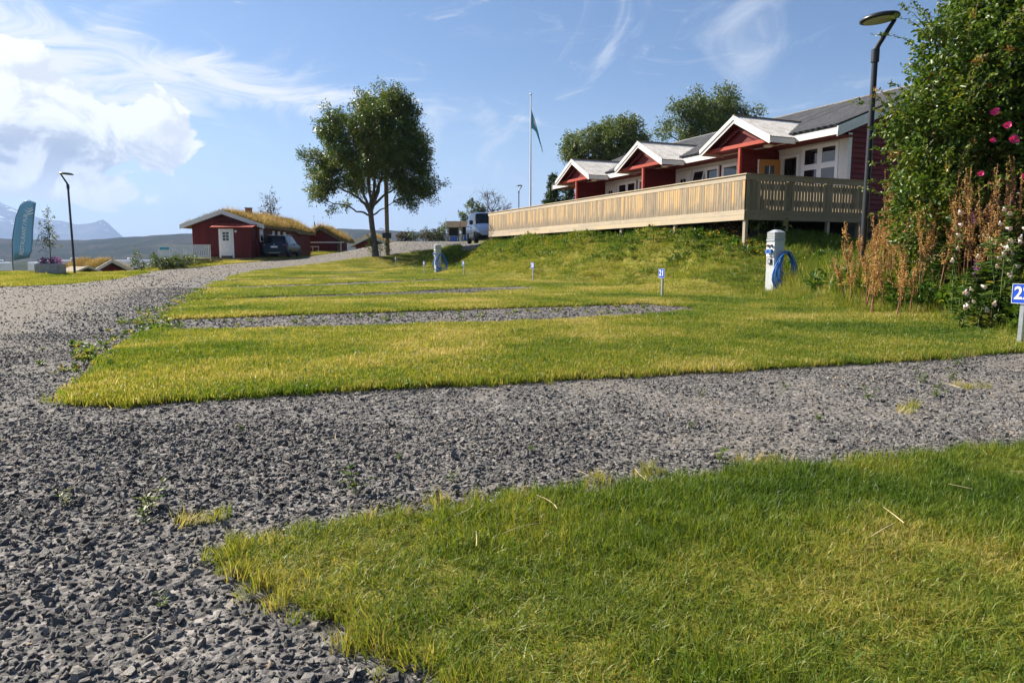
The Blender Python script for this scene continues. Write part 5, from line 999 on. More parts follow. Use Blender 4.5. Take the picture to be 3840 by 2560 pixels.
def clumps(lobes, per_m3, spread, shell=.45):
    """twig centres in the outer shell of overlapping ellipsoid lobes, with outward directions"""
    C = []; D = []
    for (cx, cy, cz, rx, ry, rz) in lobes:
        n = max(3, int(per_m3*rx*ry*rz*4.19)); d = rdir(n); r = (shell+(1-shell)*RNG.random(n))**.8*RNG.uniform(.86, 1.10, n)
        C.append(np.array([cx, cy, cz])+d*np.array([rx, ry, rz])*r[:, None]); D.append(d)
    return np.concatenate(C), np.concatenate(D)
def foliage(parent, name, lobes, per_m3, leaves, spread, L, W, mat, shell=.4, droop=.1, tmean=.45, tvar=.2, quad=True, light=.0):
    C, D = clumps(lobes, per_m3, spread, shell); n = len(C); k = leaves; ax = D*.9+rdir(n)*.8; ax /= np.linalg.norm(ax, axis=1, keepdims=True)
    ct = tmean+RNG.normal(0, tvar*.7, n)
    P = np.repeat(C, k, 0)+RNG.normal(0, spread*.42, (n*k, 3))+np.repeat(ax, k, 0)*RNG.uniform(-.9, 1.1, (n*k, 1))*spread
    A = np.repeat(ax, k, 0)*.8+rdir(n*k)*.85; A[:, 2] -= droop; Nn = rdir(n*k)*.75; Nn[:, 2] += .75
    return leaf_cloud(name, P, A, Nn, RNG.uniform(*L, n*k), RNG.uniform(*W, n*k), mat, parent, np.repeat(ct, k)+RNG.normal(0, tvar*.6, n*k), quad)
def curve_pts(a, b, sag, n=6, wob=.0):
    a = Vector(a); b = Vector(b); m = (a+b)/2+Vector(sag); out = []
    for i in range(n+1): f = i/n; p = a*(1-f)**2+m*2*f*(1-f)+b*f*f; out.append(p+Vector((random.gauss(0, wob), random.gauss(0, wob), random.gauss(0, wob)))*(f*(1-f)*4))
    return out
# the rowan by the road
tx, ty = -9.24, 46.2; tz = h1(tx, ty)
rw = thing('rowan_tree', (tx, ty, tz), 'dark leafy rowan tree standing alone on the lawn by the road', 'tree'); KZ = 121.
bl_ = [(780, 170, 125), (650, 260, 140), (900, 280, 135), (560, 330, 120), (390, 370, 95), (330, 480, 110), (500, 470, 135), (700, 430, 165), (880, 430, 155), (1000, 350, 75), (980, 480, 105), (1045, 590, 95), (205, 690, 100), (150, 750, 75), (320, 680, 125), (480, 650, 145), (650, 620, 150), (850, 640, 165), (1020, 720, 120), (1120, 845, 70), (1000, 860, 115), (880, 850, 115), (180, 880, 80), (300, 850, 115), (240, 960, 80), (350, 1010, 65), (450, 830, 115), (600, 790, 95), (760, 780, 95), (940, 980, 95), (1080, 930, 80), (960, 1060, 50), (335, 1090, 30), (265, 1070, 36), (1200, 850, 38), (120, 620, 40), (740, 110, 55), (860, 150, 60)]
lobes = []
for x, z, r in bl_:
    X, Z, rr = (x-668)/KZ+.28, (1480-z)/KZ*.95-.12, r/KZ*1.0; dmax = math.sqrt(max(.2, 1-min(.95, (X/5.2)**2)-min(.9, ((Z-6)/6.2)**2)*.8))*4.2
    for k in range(2 if rr > .6 else 1): lobes.append((X+random.uniform(-.1, .1), random.uniform(-1, 1)*dmax*.8, Z, rr*.92, rr*1.05, rr*.85))
foliage(rw, 'crown', lobes, 18, 28, .27, (.12, .22), (.05, .085), 'rowan', .25, .15, .56, .24, False)
tr = MB(); fk = [(-.02, 0, 0), (.05, .02, .9), (-.12, 0, 2.0), (-.2, 0, 2.9)]; tr.tube([(0.06, 0, -.2), (.05, 0, .15), (.02, 0, .9), (-.10, 0, 1.9), (-.18, 0, 2.9)], [.34, .25, .20, .18, .17], 12)
limbs = []
for e, r0 in (((-2.6, .4, 4.6), .12), ((-1.5, -.8, 6.2), .11), ((-.4, .3, 7.6), .13), ((.9, .2, 8.4), .12), ((1.9, -.6, 6.6), .11), ((2.6, .4, 4.8), .10), ((-2.9, -.4, 3.6), .08), ((1.5, -.9, 3.5), .07), ((.2, -1.8, 5.4), .08), ((.0, 1.9, 5.6), .09), ((1.2, 1.2, 7.0), .08)):
    z0 = random.uniform(2.2, 3.0); lp = curve_pts((-.12-.03*z0, 0, z0), e, (-e[0]*.18, -e[1]*.15, .5 if e[2] > 4 else -.1), 9, .07); tr.tube(lp, list(np.linspace(r0, r0*.35, 10)), 7, cap=False); limbs.append(lp)
for X, Y, Z, a, b, c in lobes:
    if random.random() < .3: continue
    T_ = Vector((X, Y, Z)); bp = min((p for lp in limbs for p in lp[3:]), key=lambda p: (p-T_).length+.9*max(0, p.z-T_.z+.4)); tr.tube(curve_pts(bp, T_, (random.gauss(0, .1), random.gauss(0, .1), .12), 5, .05), list(np.linspace(.035, .008, 6)), 5, cap=False)
tr.build('trunk', M['bark'], rw)
foliage(rw, 'trunk_shoots', [(-.25, -.05, .7, .28, .3, .8), (.35, .0, .5, .25, .3, .6)], 160, 10, .12, (.06, .11), (.03, .05), 'rowan', .2, .1, .6, .2, False)
foliage(up, 'climbing_shoots', [(.0, -.1, .5, .28, .28, .7)], 170, 10, .11, (.06, .10), (.03, .05), 'rowan', .3, .1, .6, .2, False)
# trees behind the house
def big_tree(name, loc, label, lobes, per, mat, L, W, cat='tree', tm=.45, group=None, leaves=24, spread=.3, trunk=.2):
    t = thing(name, loc, label, cat, 0, group); foliage(t, 'crown', lobes, per, leaves, spread, L, W, mat, .45, .1, tm, .22, False)
    tb = MB(); tb.tube([(0, 0, -.3), (0, 0, 1.5), (.1, 0, lobes[0][2]*.6)], [trunk, trunk*.8, trunk*.6], 8)
    for l in lobes[:14]: tb.tube(curve_pts((.05, 0, lobes[0][2]*.4), (l[0], l[1], l[2]), (0, 0, .4), 6, .08), list(np.linspace(trunk*.5, .02, 7)), 6, cap=False)
    tb.build('trunk', M['bark'], t); return t
def px_lobes(items, base, k, dep=1.0):
    out = []
    for x, z, r in items: out.append(((x-base[0])/k, random.uniform(-1, 1)*dep, (base[1]-z)/k, r/k, r/k*1.1, r/k*.85))
    return out
# outlines taken in metres from the crown pictures (52 m and 46 m away)
k52 = 2560/52.*1.68; wl1 = px_lobes([(470, 320, 70), (390, 370, 75), (540, 340, 75), (600, 390, 70), (300, 400, 60), (230, 400, 70), (200, 450, 55), (260, 480, 70), (350, 470, 80), (450, 430, 85), (550, 460, 80), (640, 430, 55), (620, 500, 60), (170, 500, 40), (500, 520, 70), (400, 530, 70), (300, 540, 50)], (420, 985), k52, 1.6)
big_tree('willow_tree', (7.0, 52, 2.4), 'round grey green willow behind the middle porch', wl1, 26, 'willow', (.14, .26), (.06, .10), tm=.6, group='broad crowns behind the row house')
k46 = 2560/46.*1.68; wl2 = px_lobes([(1070, 190, 70), (1150, 200, 70), (960, 220, 75), (890, 200, 55), (850, 270, 70), (1000, 270, 90), (1120, 270, 85), (1210, 240, 60), (780, 260, 55), (760, 330, 60), (850, 360, 75), (970, 350, 90), (1100, 340, 80), (1320, 250, 36), (1270, 260, 40), (740, 390, 40), (900, 420, 70), (1230, 310, 60)], (1010, 990), k46, 1.6)
big_tree('willow_tree', (12.9, 46, 2.4), 'taller dense willow rising behind the nearest porch roof', wl2, 26, 'willow', (.13, .24), (.055, .09), tm=.52, group='broad crowns behind the row house')
def spruce(loc, hgt, rad, label, n=1.):
    t = thing('spruce_tree', loc, label, 'tree', 0, 'spruces at the end of the row house'); tb = MB(); tb.tube([(0, 0, -.3), (0, 0, hgt*.97)], [.14, .02], 8)
    C = []; A = []
    z = .3
    while z < hgt*.98:
        f = 1-z/hgt; m = int(7+9*f)
        for k in range(m):
            a = random.uniform(0, 6.283); r = rad*(f**.8)*random.uniform(.7, 1.1)+.06; e = (r*math.cos(a), r*math.sin(a), z-.18*r+random.uniform(-.1, .1)); tb.tube([(0, 0, z), e], [.018, .006], 4, cap=False)
            for j in range(int(16+60*f)): g = random.random()**.7; C.append((e[0]*g+random.gauss(0, .07), e[1]*g+random.gauss(0, .07), z+(e[2]-z)*g+random.gauss(0, .06))); A.append((math.cos(a), math.sin(a), random.uniform(-.3, .5)))
        z += .17
    C = np.array(C); A = np.array(A)+rdir(len(A))*.6; nn = rdir(len(A)); nn[:, 2] += .8
    leaf_cloud('crown', C, A, nn, RNG.uniform(.10, .22, len(C)), RNG.uniform(.05, .085, len(C)), 'spruce', t, RNG.uniform(.1, .9, len(C)), False); tb.build('trunk', M['bark'], t)
spruce((2.78, 47, 1.9), 4.6, 1.25, 'pointed dark spruce left of the farthest porch'); spruce((3.95, 48.5, 1.9), 4.0, 1.5, 'broader dark spruce behind the farthest porch')
# bushes round the road top
def bush(name, loc, label, lobes, per, mat, L, W, tm=.45, leaves=18, spread=.16, cat='bush', group=None, stems=True):
    t = thing(name, loc, label, cat, 0, group); foliage(t, 'foliage', lobes, per, leaves, spread, L, W, mat, .35, .05, tm, .25, False)
    if stems:
        s_ = MB()
        for l in lobes: s_.tube(curve_pts((random.uniform(-.2, .2)+l[0]*.5, l[1]*.5, -.1), (l[0], l[1], l[2]+l[5]*.3), (0, 0, .1), 4, .03), [.03, .025, .02, .015, .008], 5, cap=False)
        s_.build('stems', M['twig'], t)
    return t
def rl(n, x, y, z0, z1, r): return [(random.uniform(-x, x), random.uniform(-y, y), random.uniform(z0, z1), random.uniform(*r), random.uniform(*r), random.uniform(*r)*.8) for _ in range(n)]
for k, (x, w_, hg, mt) in enumerate(((-9.0, .75, .75, 'brownbush'), (-7.9, .8, .95, 'shrub'), (-6.9, .8, 1.0, 'brownbush'), (-6.1, .6, 1.2, 'shrub'))):
    bush('roadside_bush', (x, 58.6, h1(x, 58.6)), ('brown withered bush at the start of the roadside hedge', 'dark green bush inside the roadside hedge', 'reddish brown rose bush in the roadside hedge', 'dense green bush by the notice shelter')[k], rl(6, w_, .5, .25, hg, (.35, .55)), 34, mt, (.09, .16), (.05, .08), group='bushes along the top of the road')
bush('roadside_bush', (-5.3, 57.2, h1(-5.3, 57.2)), 'tall thin yellowish bush beside the notice shelter', rl(5, .5, .4, .4, 1.6, (.3, .5)), 26, 'willow', (.09, .16), (.04, .07), .75)
bush('green_tree', (-3.55, 60.5, 2.3), 'small bright green tree rising behind the van roof', rl(9, .9, .7, 1.0, 3.2, (.45, .75))+[(-1.3, 0, .9, .6, .6, .5)], 26, 'willow', (.12, .2), (.06, .09), .45, cat='tree')
bush('brown_bush', (-2.3, 61, 2.3), 'brown twiggy bush behind the van', rl(8, 1.0, .7, .8, 2.4, (.5, .8)), 26, 'brownbush', (.08, .14), (.04, .06), .5)
dt = thing('bare_tree', (-2.2, 62, 2.3), 'almost leafless grey tree spreading bare twigs above the van', 'tree'); s_ = MB()
def grow(a, d, L, r, lv):
    b = a+d*L; s_.tube(curve_pts(a, b, (random.gauss(0, L*.06), random.gauss(0, L*.06), L*.05), 3), [r, r*.9, r*.75, r*.6], 5 if lv > 2 else 4, cap=False)
    if lv == 0: return
    for k in range(random.choice((3, 3, 4)) if lv > 1 else 4): nd = (d+Vector((random.gauss(0, .55), random.gauss(0, .55), random.gauss(.06, .35)))).normalized(); grow(a+(b-a)*random.uniform(.55, 1), nd, L*random.uniform(.6, .8), r*.58, lv-1)
grow(Vector((0, 0, -.2)), Vector((.05, 0, 1)), 1.9, .12, 5); s_.build('trunk', M['twig'], dt)
foliage(dt, 'sparse_leaves', [(0, 0, 3.6, 1.7, 1.4, 1.3)], 9, 6, .2, (.06, .1), (.03, .05), 'brownbush', .1, .1, .6, .3, False)
sm = thing('sparse_tree', (-21.6, 62, .3), 'thin sparse reddish tree rising behind the cabin roof', 'tree'); s_ = MB(); s_.tube([(0, 0, -.2), (.05, 0, 3), (0, 0, 6.2)], [.07, .05, .01], 6)
for k in range(26): z = random.uniform(3, 6); a = random.uniform(0, 6.283); r = random.uniform(.4, 1.1)*(1-(z-3)/4.2); s_.tube([(.03, 0, z), (r*math.cos(a), r*math.sin(a), z+r*.5)], [.014, .004], 4, cap=False)
s_.build('trunk', M['twig'], sm)
foliage(sm, 'crown', [(0, 0, 4.9, .9, .8, 1.5), (-.3, 0, 4.0, 1.1, .8, .9), (.2, 0, 5.9, .4, .4, .8)], 22, 10, .16, (.09, .15), (.05, .08), 'brownbush', .1, .1, .5, .3, False)
for k, (x, y, w_, hg, mt, lab) in enumerate(((-22.9, 45.4, .7, .55, 'shrub', 'low dark shrub in front of the white fence'), (-21.9, 45.5, .7, .6, 'willow', 'low grey green shrub by the end of the white fence'), (-25.0, 47.2, .8, 1.1, 'willow', 'bright shrub left of the white fence'), (-27.0, 55, 1.0, 1.9, 'willow', 'green bush behind the white fence'), (-25.4, 55, .9, 2.2, 'willow', 'yellowish green bush against the cabin corner'))):
    bush('shrub', (x, y, h1(x, y)), lab, rl(7, w_, .5, .2, hg, (.35, .55)), 30, mt, (.09, .16), (.05, .08), .45+.1*(k % 2), group='shrubs round the cabin terrace')
# planter flowers and sapling
foliage(pl, 'flowers', [(-.25, 0, .68, .32, .28, .18), (.28, 0, .68, .34, .28, .20)], 420, 9, .07, (.05, .09), (.03, .05), 'purple', .3, .0, .2, .3, False); foliage(pl, 'flower_leaves', [(-.2, 0, .66, .36, .3, .22), (.2, 0, .66, .36, .3, .2)], 300, 8, .08, (.05, .1), (.03, .05), 'spruce', .1, .0, .2, .2, False)
sp_ = thing('sapling', (px_+.05, py_, h1(px_, py_)+.5), 'young birch sapling staked in the concrete planter', 'tree'); s_ = MB(); s_.tube([(0, 0, -.05), (.02, 0, 1.2), (.05, 0, 2.95)], [.028, .02, .006], 7)
for k in range(22): z = random.uniform(.5, 2.7); a = random.uniform(0, 6.283); r = random.uniform(.3, .75)*(1-(z-.5)/3.2); s_.tube([(.03, 0, z), (r*math.cos(a), r*math.sin(a), z+r*.35)], [.008, .003], 4, cap=False)
s_.build('stem', M['twig'], sp_); MB().tube([(.22, 0, -.05), (.02, 0, 1.1)], .018, 6).build('stake', M['steel'], sp_); MB().tube([(-.22, .02, -.05), (-.22, .02, .9)], .018, 6).build('stake', M['steel'], sp_)
foliage(sp_, 'crown', [(0, 0, 1.2, .55, .5, .5), (.05, 0, 1.75, .5, .45, .45), (.05, 0, 2.3, .3, .3, .4), (-.35, 0, 1.4, .3, .3, .25), (.05, 0, 2.8, .16, .16, .25)], 62, 7, .12, (.07, .12), (.045, .07), 'willow', .05, .25, .75, .2, False)
# ------------------------------------------------------------------ the rose thicket and wild plants on the right
rb = thing('rose_bush', (8.2, 11.2, .45), 'huge rose bush with pink blossoms at the end of the row house', 'bush')
def rel(l): return [(a-8.42, b-11.2, c-.45, d, e, f) for a, b, c, d, e, f in l]
rlob = rel([(8.3, 11.3, 2.0, 1.75, 1.5, 1.7), (8.0, 11.2, 3.5, 1.25, 1.3, 1.2), (8.7, 11.4, 4.7, 1.55, 1.4, 1.25), (7.1, 11.1, 3.0, .95, .9, .75), (7.3, 11.2, 4.15, .75, .8, .65), (6.75, 11.2, 3.05, .5, .6, .4), (7.0, 10.9, 1.6, .8, .8, .9), (9.6, 11.2, 3, 1.6, 1.6, 2.2), (8.1, 10.6, 1.2, 1.2, .9, 1.1), (7.0, 11.2, 2.2, .55, .7, .55), (8.0, 11.3, 5.2, .8, .9, .7), (9.6, 11.3, 5.2, 1.5, 1.3, 1.0), (8.6, 10.4, 2.4, 1.1, .8, 1.0), (9.2, 10.3, 3.8, 1.2, .8, 1.1)])
foliage(rb, 'foliage', rlob, 105, 14, .13, (.055, .10), (.034, .056), 'rose', .55, .12, .46, .20, True)
# arching shoots that break the outline
P = []; A = []; T = []; s_ = MB()
for k in range(230):
    l = random.choice(rlob); d = Vector(rdir(1)[0]); d.z = abs(d.z)*.8-.1; d.normalize()
    if d.y > .55: d.y *= -1
    a = Vector((l[0]+d.x*l[3]*.85, l[1]+d.y*l[4]*.85, l[2]+d.z*l[5]*.85)); Ls = random.uniform(.35, .85); b = a+(d+Vector((0, 0, .35))).normalized()*Ls+Vector((0, 0, -.10)); pts = curve_pts(a, b, (0, 0, .14), 6, .02); s_.tube(pts, list(np.linspace(.007, .002, 7)), 4, cap=False)
    red = random.random() < .35
    for j in range(34): f = random.random(); p = pts[min(5, int(f*6))].lerp(pts[min(6, int(f*6)+1)], (f*6) % 1); P.append(p+Vector(rdir(1)[0])*.02); A.append((b-a).normalized()*.6+Vector(rdir(1)[0])); T.append((random.uniform(.88, 1.0) if f > .7 else .75) if red else random.uniform(.35, .85))
for (bx, by, bz) in ((0, 0, 0), (-.6, .2, 0), (.7, 0, 0), (-.3, -.5, 0), (.4, .4, 0), (1.2, .2, 0)):
    for k in range(4): l = random.choice(rlob); s_.tube(curve_pts((bx, by, -.2), (l[0], l[1], l[2]), (0, 0, .3), 6, .06), list(np.linspace(.03, .01, 7)), 6, cap=False)
P = np.array(P); nn = rdir(len(P)); nn[:, 2] += .7
leaf_cloud('shoot_leaves', P, np.array(A), nn, RNG.uniform(.04, .075, len(P)), RNG.uniform(.022, .036, len(P)), 'rose', rb, np.array(T)); s_.build('stems', M['twig'], rb)
def blossom(r, mat, n=11):
    mb = MB()
    for k in range(n):
        a = 6.283*k/n*1.7+random.random(); t_up = .25+.6*(k/n); c, s2 = math.cos(a), math.sin(a); q_ = r*(1-.5*k/n)
        mb.add([(0, 0, 0), (c*q_*.7-s2*q_*.45, s2*q_*.7+c*q_*.45, q_*t_up), (c*q_, s2*q_, q_*t_up*1.2), (c*q_*.7+s2*q_*.45, s2*q_*.7-c*q_*.45, q_*t_up)], [(0, 1, 2, 3)])
    me = mb.mesh('flower', M[mat], False); me.attributes.new('tint', 'FLOAT', 'POINT').data.foreach_set('value', [random.random() for _ in me.vertices]); return me
bm_ = [blossom(.05, 'pink') for _ in range(3)]
# blossoms sit on the camera-facing leaves of the bush
for (x, y, z, s2) in ((6.98, 10.25, 2.98, 1.1), (7.10, 10.0, 2.55, 1.3), (6.88, 10.1, 2.56, .8), (7.55, 9.9, 2.55, .9), (7.60, 9.75, 2.15, .8), (7.18, 9.75, 2.02, 1.5), (6.75, 10.1, 2.10, .8), (8.0, 9.7, 2.85, .9), (8.4, 9.7, 4.1, 1.0), (8.5, 9.7, 4.5, 1.0), (8.2, 9.9, 3.4, .8), (7.5, 10.1, 3.4, .7), (8.15, 9.6, 3.75, .9), (7.3, 9.85, 3.05, 1.0), (7.0, 10.0, 2.75, 1.0), (7.85, 9.55, 2.35, 1.1), (7.75, 9.6, 3.1, .9), (8.3, 9.5, 2.5, 1.0), (7.45, 9.7, 2.3, 1.0), (8.05, 9.5, 4.3, 1.0)):
    s2 *= 1.35; o = shared(random.choice(bm_), 'flower', rb, (x-8.25, y-11.32, z-.45), random.uniform(0, 6), (s2, s2, s2)); o.rotation_euler = (R(70), 0, random.uniform(-.6, .2))
# tall herbs, each plant its own stems and leaves
def herb(x, y, hgt, lab, leafL=(.06, .12), leafW=(.025, .045), mat='herb', n=60, nst=3, top=None, topn=40, lean=.15, tm=.45, grp='tall wild herbs in front of the rose bush', name='wild_herb', spread=.16, cat='plant'):
    t = thing(name, (x, y, h1(x, y)-.02), lab, cat, random.uniform(0, 6.28), grp); s_ = MB(); P = []; A = []; tops = []
    for k in range(nst):
        a = random.uniform(0, 6.283); b = Vector((math.cos(a)*spread*random.uniform(.3, 1.2)+random.gauss(0, lean*.3), math.sin(a)*spread*random.uniform(.3, 1.2), hgt*random.uniform(.75, 1.02))); pts = curve_pts((random.gauss(0, .05), random.gauss(0, .05), 0), b, (random.gauss(0, .04), random.gauss(0, .04), .1), 6, .01)
        s_.tube(pts, list(np.linspace(.008, .003, 7)), 5, cap=False); tops.append(pts[-1])
        for j in range(n): f = random.uniform(.08, .97); p = pts[int(f*6)].lerp(pts[min(6, int(f*6)+1)], (f*6) % 1); q_ = random.uniform(0, 6.283); P.append(p); A.append((math.cos(q_), math.sin(q_), random.uniform(-.15, .5)))
    s_.build('stem', M['stem'], t); P = np.array(P); A = np.array(A); nn = rdir(len(P))*.5; nn[:, 2] += 1
    leaf_cloud('leaves', P, A, nn, RNG.uniform(*leafL, len(P))*1.15, RNG.uniform(*leafW, len(P)), mat, t, tm+RNG.normal(0, .22, len(P)))
    if top:
        Pt = np.concatenate([np.array(tp)+RNG.normal(0, 1, (topn, 3))*np.array(top[1]) for tp in tops]); nn = rdir(len(Pt)); leaf_cloud(top[2], Pt, rdir(len(Pt))+[0, 0, .4], nn, RNG.uniform(.012, .03, len(Pt)), RNG.uniform(.01, .022, len(Pt)), top[0], t, RNG.random(len(Pt)))
    return t
random.seed(21)
hp = []
for k in range(62):
    x = random.uniform(6.25, 9.6); y = 7.9+random.random()*2.6+max(0, (6.9-x))*.9
    hp.append((x, y))
for k, (x, y) in enumerate(hp):
    hgt = (.45+.75*float(sstep(6.1, 7.3, [x])[0])+.35*float(sstep(8.2, 10.2, [y])[0]))*random.uniform(.75, 1.15)
    if k % 4 == 0: herb(x, y, hgt, ('cream flowered meadowsweet at the lawn edge beside the bellflowers' if x < 7.2 else 'cream flowered meadowsweet deep in the tangle below the roses'), n=55, nst=4, top=('cream', (.045, .045, .035), 'flower_head'), topn=46)
    elif k % 9 == 5: herb(x, y, hgt*1.1, 'purple flowered fireweed among the herbs by the roses', n=60, nst=2, leafL=(.07, .13), leafW=(.015, .025), top=('purple', (.025, .025, .075), 'flower_spike'), topn=60, name='fireweed')
    else: herb(x, y, hgt, ('broad leafy herb close to the number twenty-two post' if x < 6.9 else 'leafy green herb growing up against the rose bush' if y > 9.2 else 'leafy green herb in the front tangle below the roses'), n=75, nst=4, leafL=(.07, .15), leafW=(.03, .055))
for x, y in ((7.15, 10.0), (7.6, 9.8), (8.1, 9.7), (8.5, 9.6), (8.3, 9.9)): herb(x, y, random.uniform(1.5, 2.0), 'tall fireweed with purple spikes against the rose bush', n=80, nst=3, leafL=(.08, .14), leafW=(.015, .025), top=('purple', (.04, .04, .09), 'flower_spike'), topn=70, name='fireweed')
for x, y in ((6.45, 10.6), (6.6, 10.9)): herb(x, y, 1.55, 'yellow ragwort blooming beside the brown docks', n=50, nst=3, top=('yellow', (.07, .07, .05), 'flower_head'), topn=34, name='ragwort', grp='yellow ragworts by the docks')
# bellflowers
def bellflower(x, y, hgt, n, lab):
    t = herb(x, y, hgt, lab, n=46, nst=2, leafL=(.07, .12), leafW=(.03, .05), name='bellflower', grp='white bellflowers at the edge of the lawn', spread=.12)
    t.rotation_euler = (0, 0, 0)
    for k in range(n):
        mb = MB(); L = .050; r = .021; nseg = 10
        vs = []
        for (rr, zz) in ((.006, 0), (.014, -.008), (.017, -.028), (.022, -.042), (.032, -.052)): vs += [(rr*math.cos(6.283*j/nseg)*(1+.12*(j % 2)*(rr > .03)), rr*math.sin(6.283*j/nseg), zz-(.008 if rr > .03 and j % 2 else 0)) for j in range(nseg)]
        mb.add(vs, [(i*nseg+j, i*nseg+(j+1) % nseg, (i+1)*nseg+(j+1) % nseg, (i+1)*nseg+j) for i in range(4) for j in range(nseg)], True)
        me = mb.mesh('bell', M['bell'], False); me.attributes.new('tint', 'FLOAT', 'POINT').data.foreach_set('value', [random.random()]*len(me.vertices)); o = link('bell', me, t); f = k/max(1, n-1)
        o.location = (random.gauss(0, .05)-.03, -.07+random.gauss(0, .04), hgt*(1.0-.42*f)+random.gauss(0, .02)); o.rotation_euler = (R(random.uniform(-75, -35)), R(random.uniform(20, 60)), random.uniform(-.5, .5)); s2 = random.uniform(.8, 1.1); o.scale = (s2*.8, s2*.8, s2*1.35)
for x, y, hg, n in ((6.05, 8.55, 1.55, 8), (6.15, 8.45, 1.30, 6), (6.22, 8.6, 1.15, 4), (6.02, 9.3, 1.50, 5), (5.72, 8.62, .60, 5), (5.85, 8.55, .58, 3), (6.3, 8.7, .9, 2), (5.95, 8.9, .95, 2)): bellflower(x, y, hg, n, 'white bellflower with nodding bells among the herbs')
# docks: brown seeded spikes
def dock(x, y, hgt, tilt):
    t = thing('dock_plant', (x, y, h1(x, y)-.02), ('tall tan dock stalk rising in front of the rose leaves' if x > 6.75 else 'rust brown dock stalk crowded round the lamp post foot' if x > 6.1 else 'shorter rusty dock stalk at the open edge of the dock patch'), 'plant', random.uniform(0, 6.28), 'brown docks around the lamp post'); s_ = MB(); P = []; A = []
    b = Vector((tilt, random.gauss(0, .06), hgt)); main = curve_pts((0, 0, 0), b, (0, 0, .05), 8, .008); s_.tube(main, list(np.linspace(.011, .003, 9)), 6, cap=False); brs = [(main, .38)]
    for k in range(7):
        f = random.uniform(.45, .8); p = main[int(f*8)]; e = p+Vector((random.gauss(0, .07), random.gauss(0, .07), random.uniform(.22, .42)*hgt*.6)); c_ = curve_pts(p, e, (random.gauss(0, .03), random.gauss(0, .03), -.03), 6); s_.tube(c_, list(np.linspace(.005, .002, 7)), 4, cap=False); brs.append((c_, .12))
    for c_, f0 in brs:
        m = len(c_)-1
        for j in range(150 if c_ is main else 62): f = f0+(1-f0)*random.random(); p = c_[int(f*m*.999)].lerp(c_[int(f*m*.999)+1], (f*m*.999) % 1); r = .030*(1.08-f); P.append(p+Vector((random.gauss(0, r), random.gauss(0, r), random.gauss(0, .012)))); A.append(Vector(rdir(1)[0])+Vector((0, 0, -.4)))
    P = np.array(P); leaf_cloud('seed_head', P, np.array(A), rdir(len(P)), RNG.uniform(.013, .024, len(P)), RNG.uniform(.012, .020, len(P)), 'dock', t, np.clip(RNG.normal(.5, .25, len(P)), 0, 1), False)['kind'] = 'stuff'; s_.build('stem', M['dockstem'], t)
    return t
random.seed(33)
for k in range(64):
    x = random.uniform(5.6, 7.6); y = random.uniform(10.0, 12.2); hgt = (.85+1.05*float(sstep(5.6, 6.7, [x])[0]))*random.uniform(.78, 1.15); dock(x, y, hgt, random.uniform(-.30, .02))
[dock(random.uniform(6.45, 7.7), random.uniform(9.2, 10.4), random.uniform(1.6, 2.15), random.uniform(-.35, -.05)) for _ in range(18)]
dock(6.5, 9.6, 1.25, -.05); dock(6.9, 14.6, .75, -.1); dock(6.8, 14.4, .6, .05); dock(6.75, 9.4, 1.1, -.1)
# tall grasses and weeds filling the edge of the thicket
q = sample([(5.7, 7.9), (6.1, 9.0), (5.6, 11), (5.4, 14), (5.9, 16), (6.9, 16.5), (8.0, 14), (9.5, 11), (9.5, 7.5), (6.9, 7.3)], 62); sc_ = RNG.uniform(.8, 1.7, len(q))*(.45+.75*sstep(0, 1., q[:, 0]-np.interp(q[:, 1], [7.5, 9, 10.4, 13.5, 16.3], [6.6, 6.15, 5.75, 5.6, 5.9])))
instancer('tall_grass', z3(q), up_rot(len(q), .15), np.c_[sc_*.9, sc_*.9, sc_*1.35], RNG.integers(0, 5, len(q)), RNG.uniform(.25, .85, len(q)), PR, 'tall uncut grass around the docks and herbs', 'grass')
q = sample([(5.9, 8.0), (6.2, 9.0), (6.0, 11), (6.0, 14), (7, 16), (9, 12), (9.5, 7.5)], 70); sc_ = RNG.uniform(.8, 1.9, len(q))
instancer('weeds', z3(q, .05)+np.c_[np.zeros((len(q), 2)), RNG.uniform(0, .25, len(q))], up_rot(len(q), .3), np.c_[sc_, sc_, sc_*1.3], RNG.integers(0, 7, len(q)), RNG.uniform(.1, .8, len(q)), PW, 'leafy undergrowth at the foot of the rose bush', 'weeds')
# shrub under the deck corner
ux, uy = hw(.9, .35); bush('shrub', (ux, uy, h1(ux, uy)), 'leafy shrub growing in the dark under the deck corner', rl(6, .45, .35, .3, .65, (.2, .32)), 60, 'herb', (.08, .14), (.05, .08), .4)
# ------------------------------------------------------------------ little things on the gravel and lawn
def weed_plant(x, y, s_, lab, n=26):
    t = thing('weed_plant', (x, y, h1(x, y)), lab, 'weed', random.uniform(0, 6.28), 'single weeds growing in the gravel'); P = []; A = []; st = MB()
    for k in range(4):
        a = random.uniform(0, 6.283); e = Vector((math.cos(a)*.05*s_, math.sin(a)*.05*s_, random.uniform(.05, .12)*s_)); pts = curve_pts((0, 0, -.01), e, (0, 0, .02*s_), 4); st.tube(pts, .0016*s_, 4, cap=False)
        for j in range(n//4): f = random.uniform(.2, 1); q_ = random.uniform(0, 6.283); P.append(pts[min(4, int(f*4))]); A.append((math.cos(q_), math.sin(q_), random.uniform(0, .7)))
    st.build('stem', M['stem'], t); P = np.array(P); nn = rdir(len(P))*.4; nn[:, 2] += 1; leaf_cloud('leaves', P, np.array(A), nn, RNG.uniform(.02, .042, len(P))*s_, RNG.uniform(.010, .018, len(P))*s_, 'herb', t, RNG.uniform(.4, .95, len(P)))
random.seed(5)
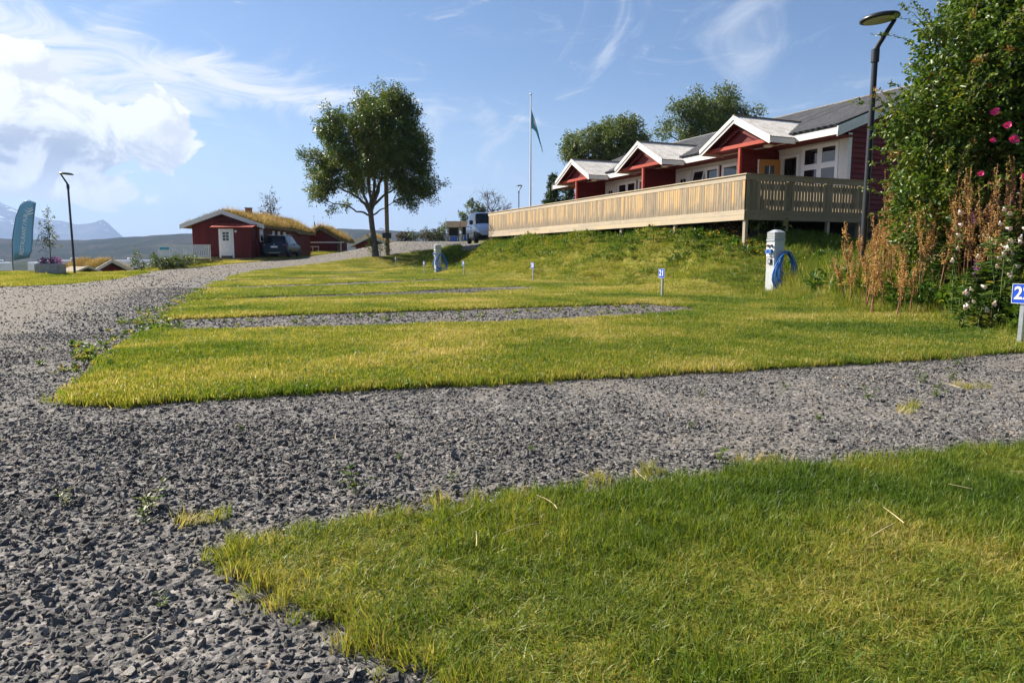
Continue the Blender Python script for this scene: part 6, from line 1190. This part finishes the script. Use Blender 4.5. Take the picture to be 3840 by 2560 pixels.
for k, (x, y, s2) in enumerate(((-.62, 2.62, 1.0), (-1.35, 2.45, 1.0), (-1.28, 2.3, .7), (-.52, 3.1, .5), (.1, 3.2, .45), (.95, 3.05, .8), (1.0, 3.7, .5), (1.8, 3.9, .6), (2.4, 4.5, .9), (2.9, 4.6, .9), (3.1, 5.1, .9), (3.4, 5.2, .8), (2.0, 4.9, .6), (1.3, 4.6, .5), (-1.7, 2.5, .6), (-.25, 2.75, .5), (3.9, 5.9, 1.0), (-1.45, 3.6, .5), (4.2, 5.0, .9), (-.95, 1.75, .4))):
    weed_plant(x, y, s2*1.15, ('tiny weed sprouting from the gravel strip between the lawns' if s2 < .75 and x > -.3 else 'tiny weed among the coarse stones off the lawn corner' if s2 < .75 else 'leafy weed in the coarse stones off the lawn corner' if x < -.3 else 'leafy weed on the gravel strip between the lawns'))
q = np.array([(.35, 2.72), (.05, 2.58), (.62, 2.85), (-.2, 2.5), (1.15, 3.0), (-1.1, 2.32), (.0, 1.25), (-.3, 1.5), (2.5, 4.2), (3.3, 4.9)]); q = np.repeat(q, 5, 0)+RNG.normal(0, .05, (50, 2))
instancer('grass', z3(q, 0), up_rot(len(q), .3), uscl(len(q), .4, .9), RNG.integers(0, 5, len(q)), RNG.uniform(.5, .95, len(q)), PE, 'dry grass wisps strayed onto the gravel', 'grass')
for k in range(26):
    on = k % 2
    if on: x, y = random.uniform(-.2, 2.6), random.uniform(1.3, 3.0)
    else: x, y = random.choice(((-.9, 1.5), (.2, 3.0), (1.6, 3.7), (2.8, 4.6), (-1.6, 3.2), (0, 6.5), (4, 9), (5, 11))); x += random.uniform(-.8, .8); y += random.uniform(-.3, .6)
    a = random.uniform(0, 3.14); L = random.uniform(.03, .085)*(1 if y < 4 else 1.6); z = h1(x, y)+(.055 if (pip(np.array([[x, y]]), LA)[0] or pip(np.array([[x, y]]), LB)[0]) else .024)
    o = MB().tube(curve_pts((-L*math.cos(a), -L*math.sin(a), 0), (L*math.cos(a), L*math.sin(a), .008), (random.gauss(0, .012), random.gauss(0, .012), .004), 4), [.0016, .0016, .0015, .0012, .0008], 5).build('straw', M['straw']); o.location = (x, y, z)
    tag(o, 'dry straw stalk lying on the short grass' if z-h1(x, y) > .03 else 'dry straw stalk lying on the gravel', 'straw', 'loose straw stalks on the grass' if z-h1(x, y) > .03 else 'loose straw stalks on the gravel')

# nettles and tall weeds along the foot of the deck
q = np.array([hw(random.gauss(-.02, .16), random.uniform(.3, 19.3)) for _ in range(420)]); sc_ = RNG.uniform(.9, 1.7, len(q))
instancer('weeds', z3(q, .0), up_rot(len(q), .25), np.c_[sc_, sc_, sc_*1.5], RNG.integers(0, 7, len(q)), RNG.uniform(.0, .4, len(q)), PW, 'nettles and tall weeds in the shade along the deck foot', 'weeds')
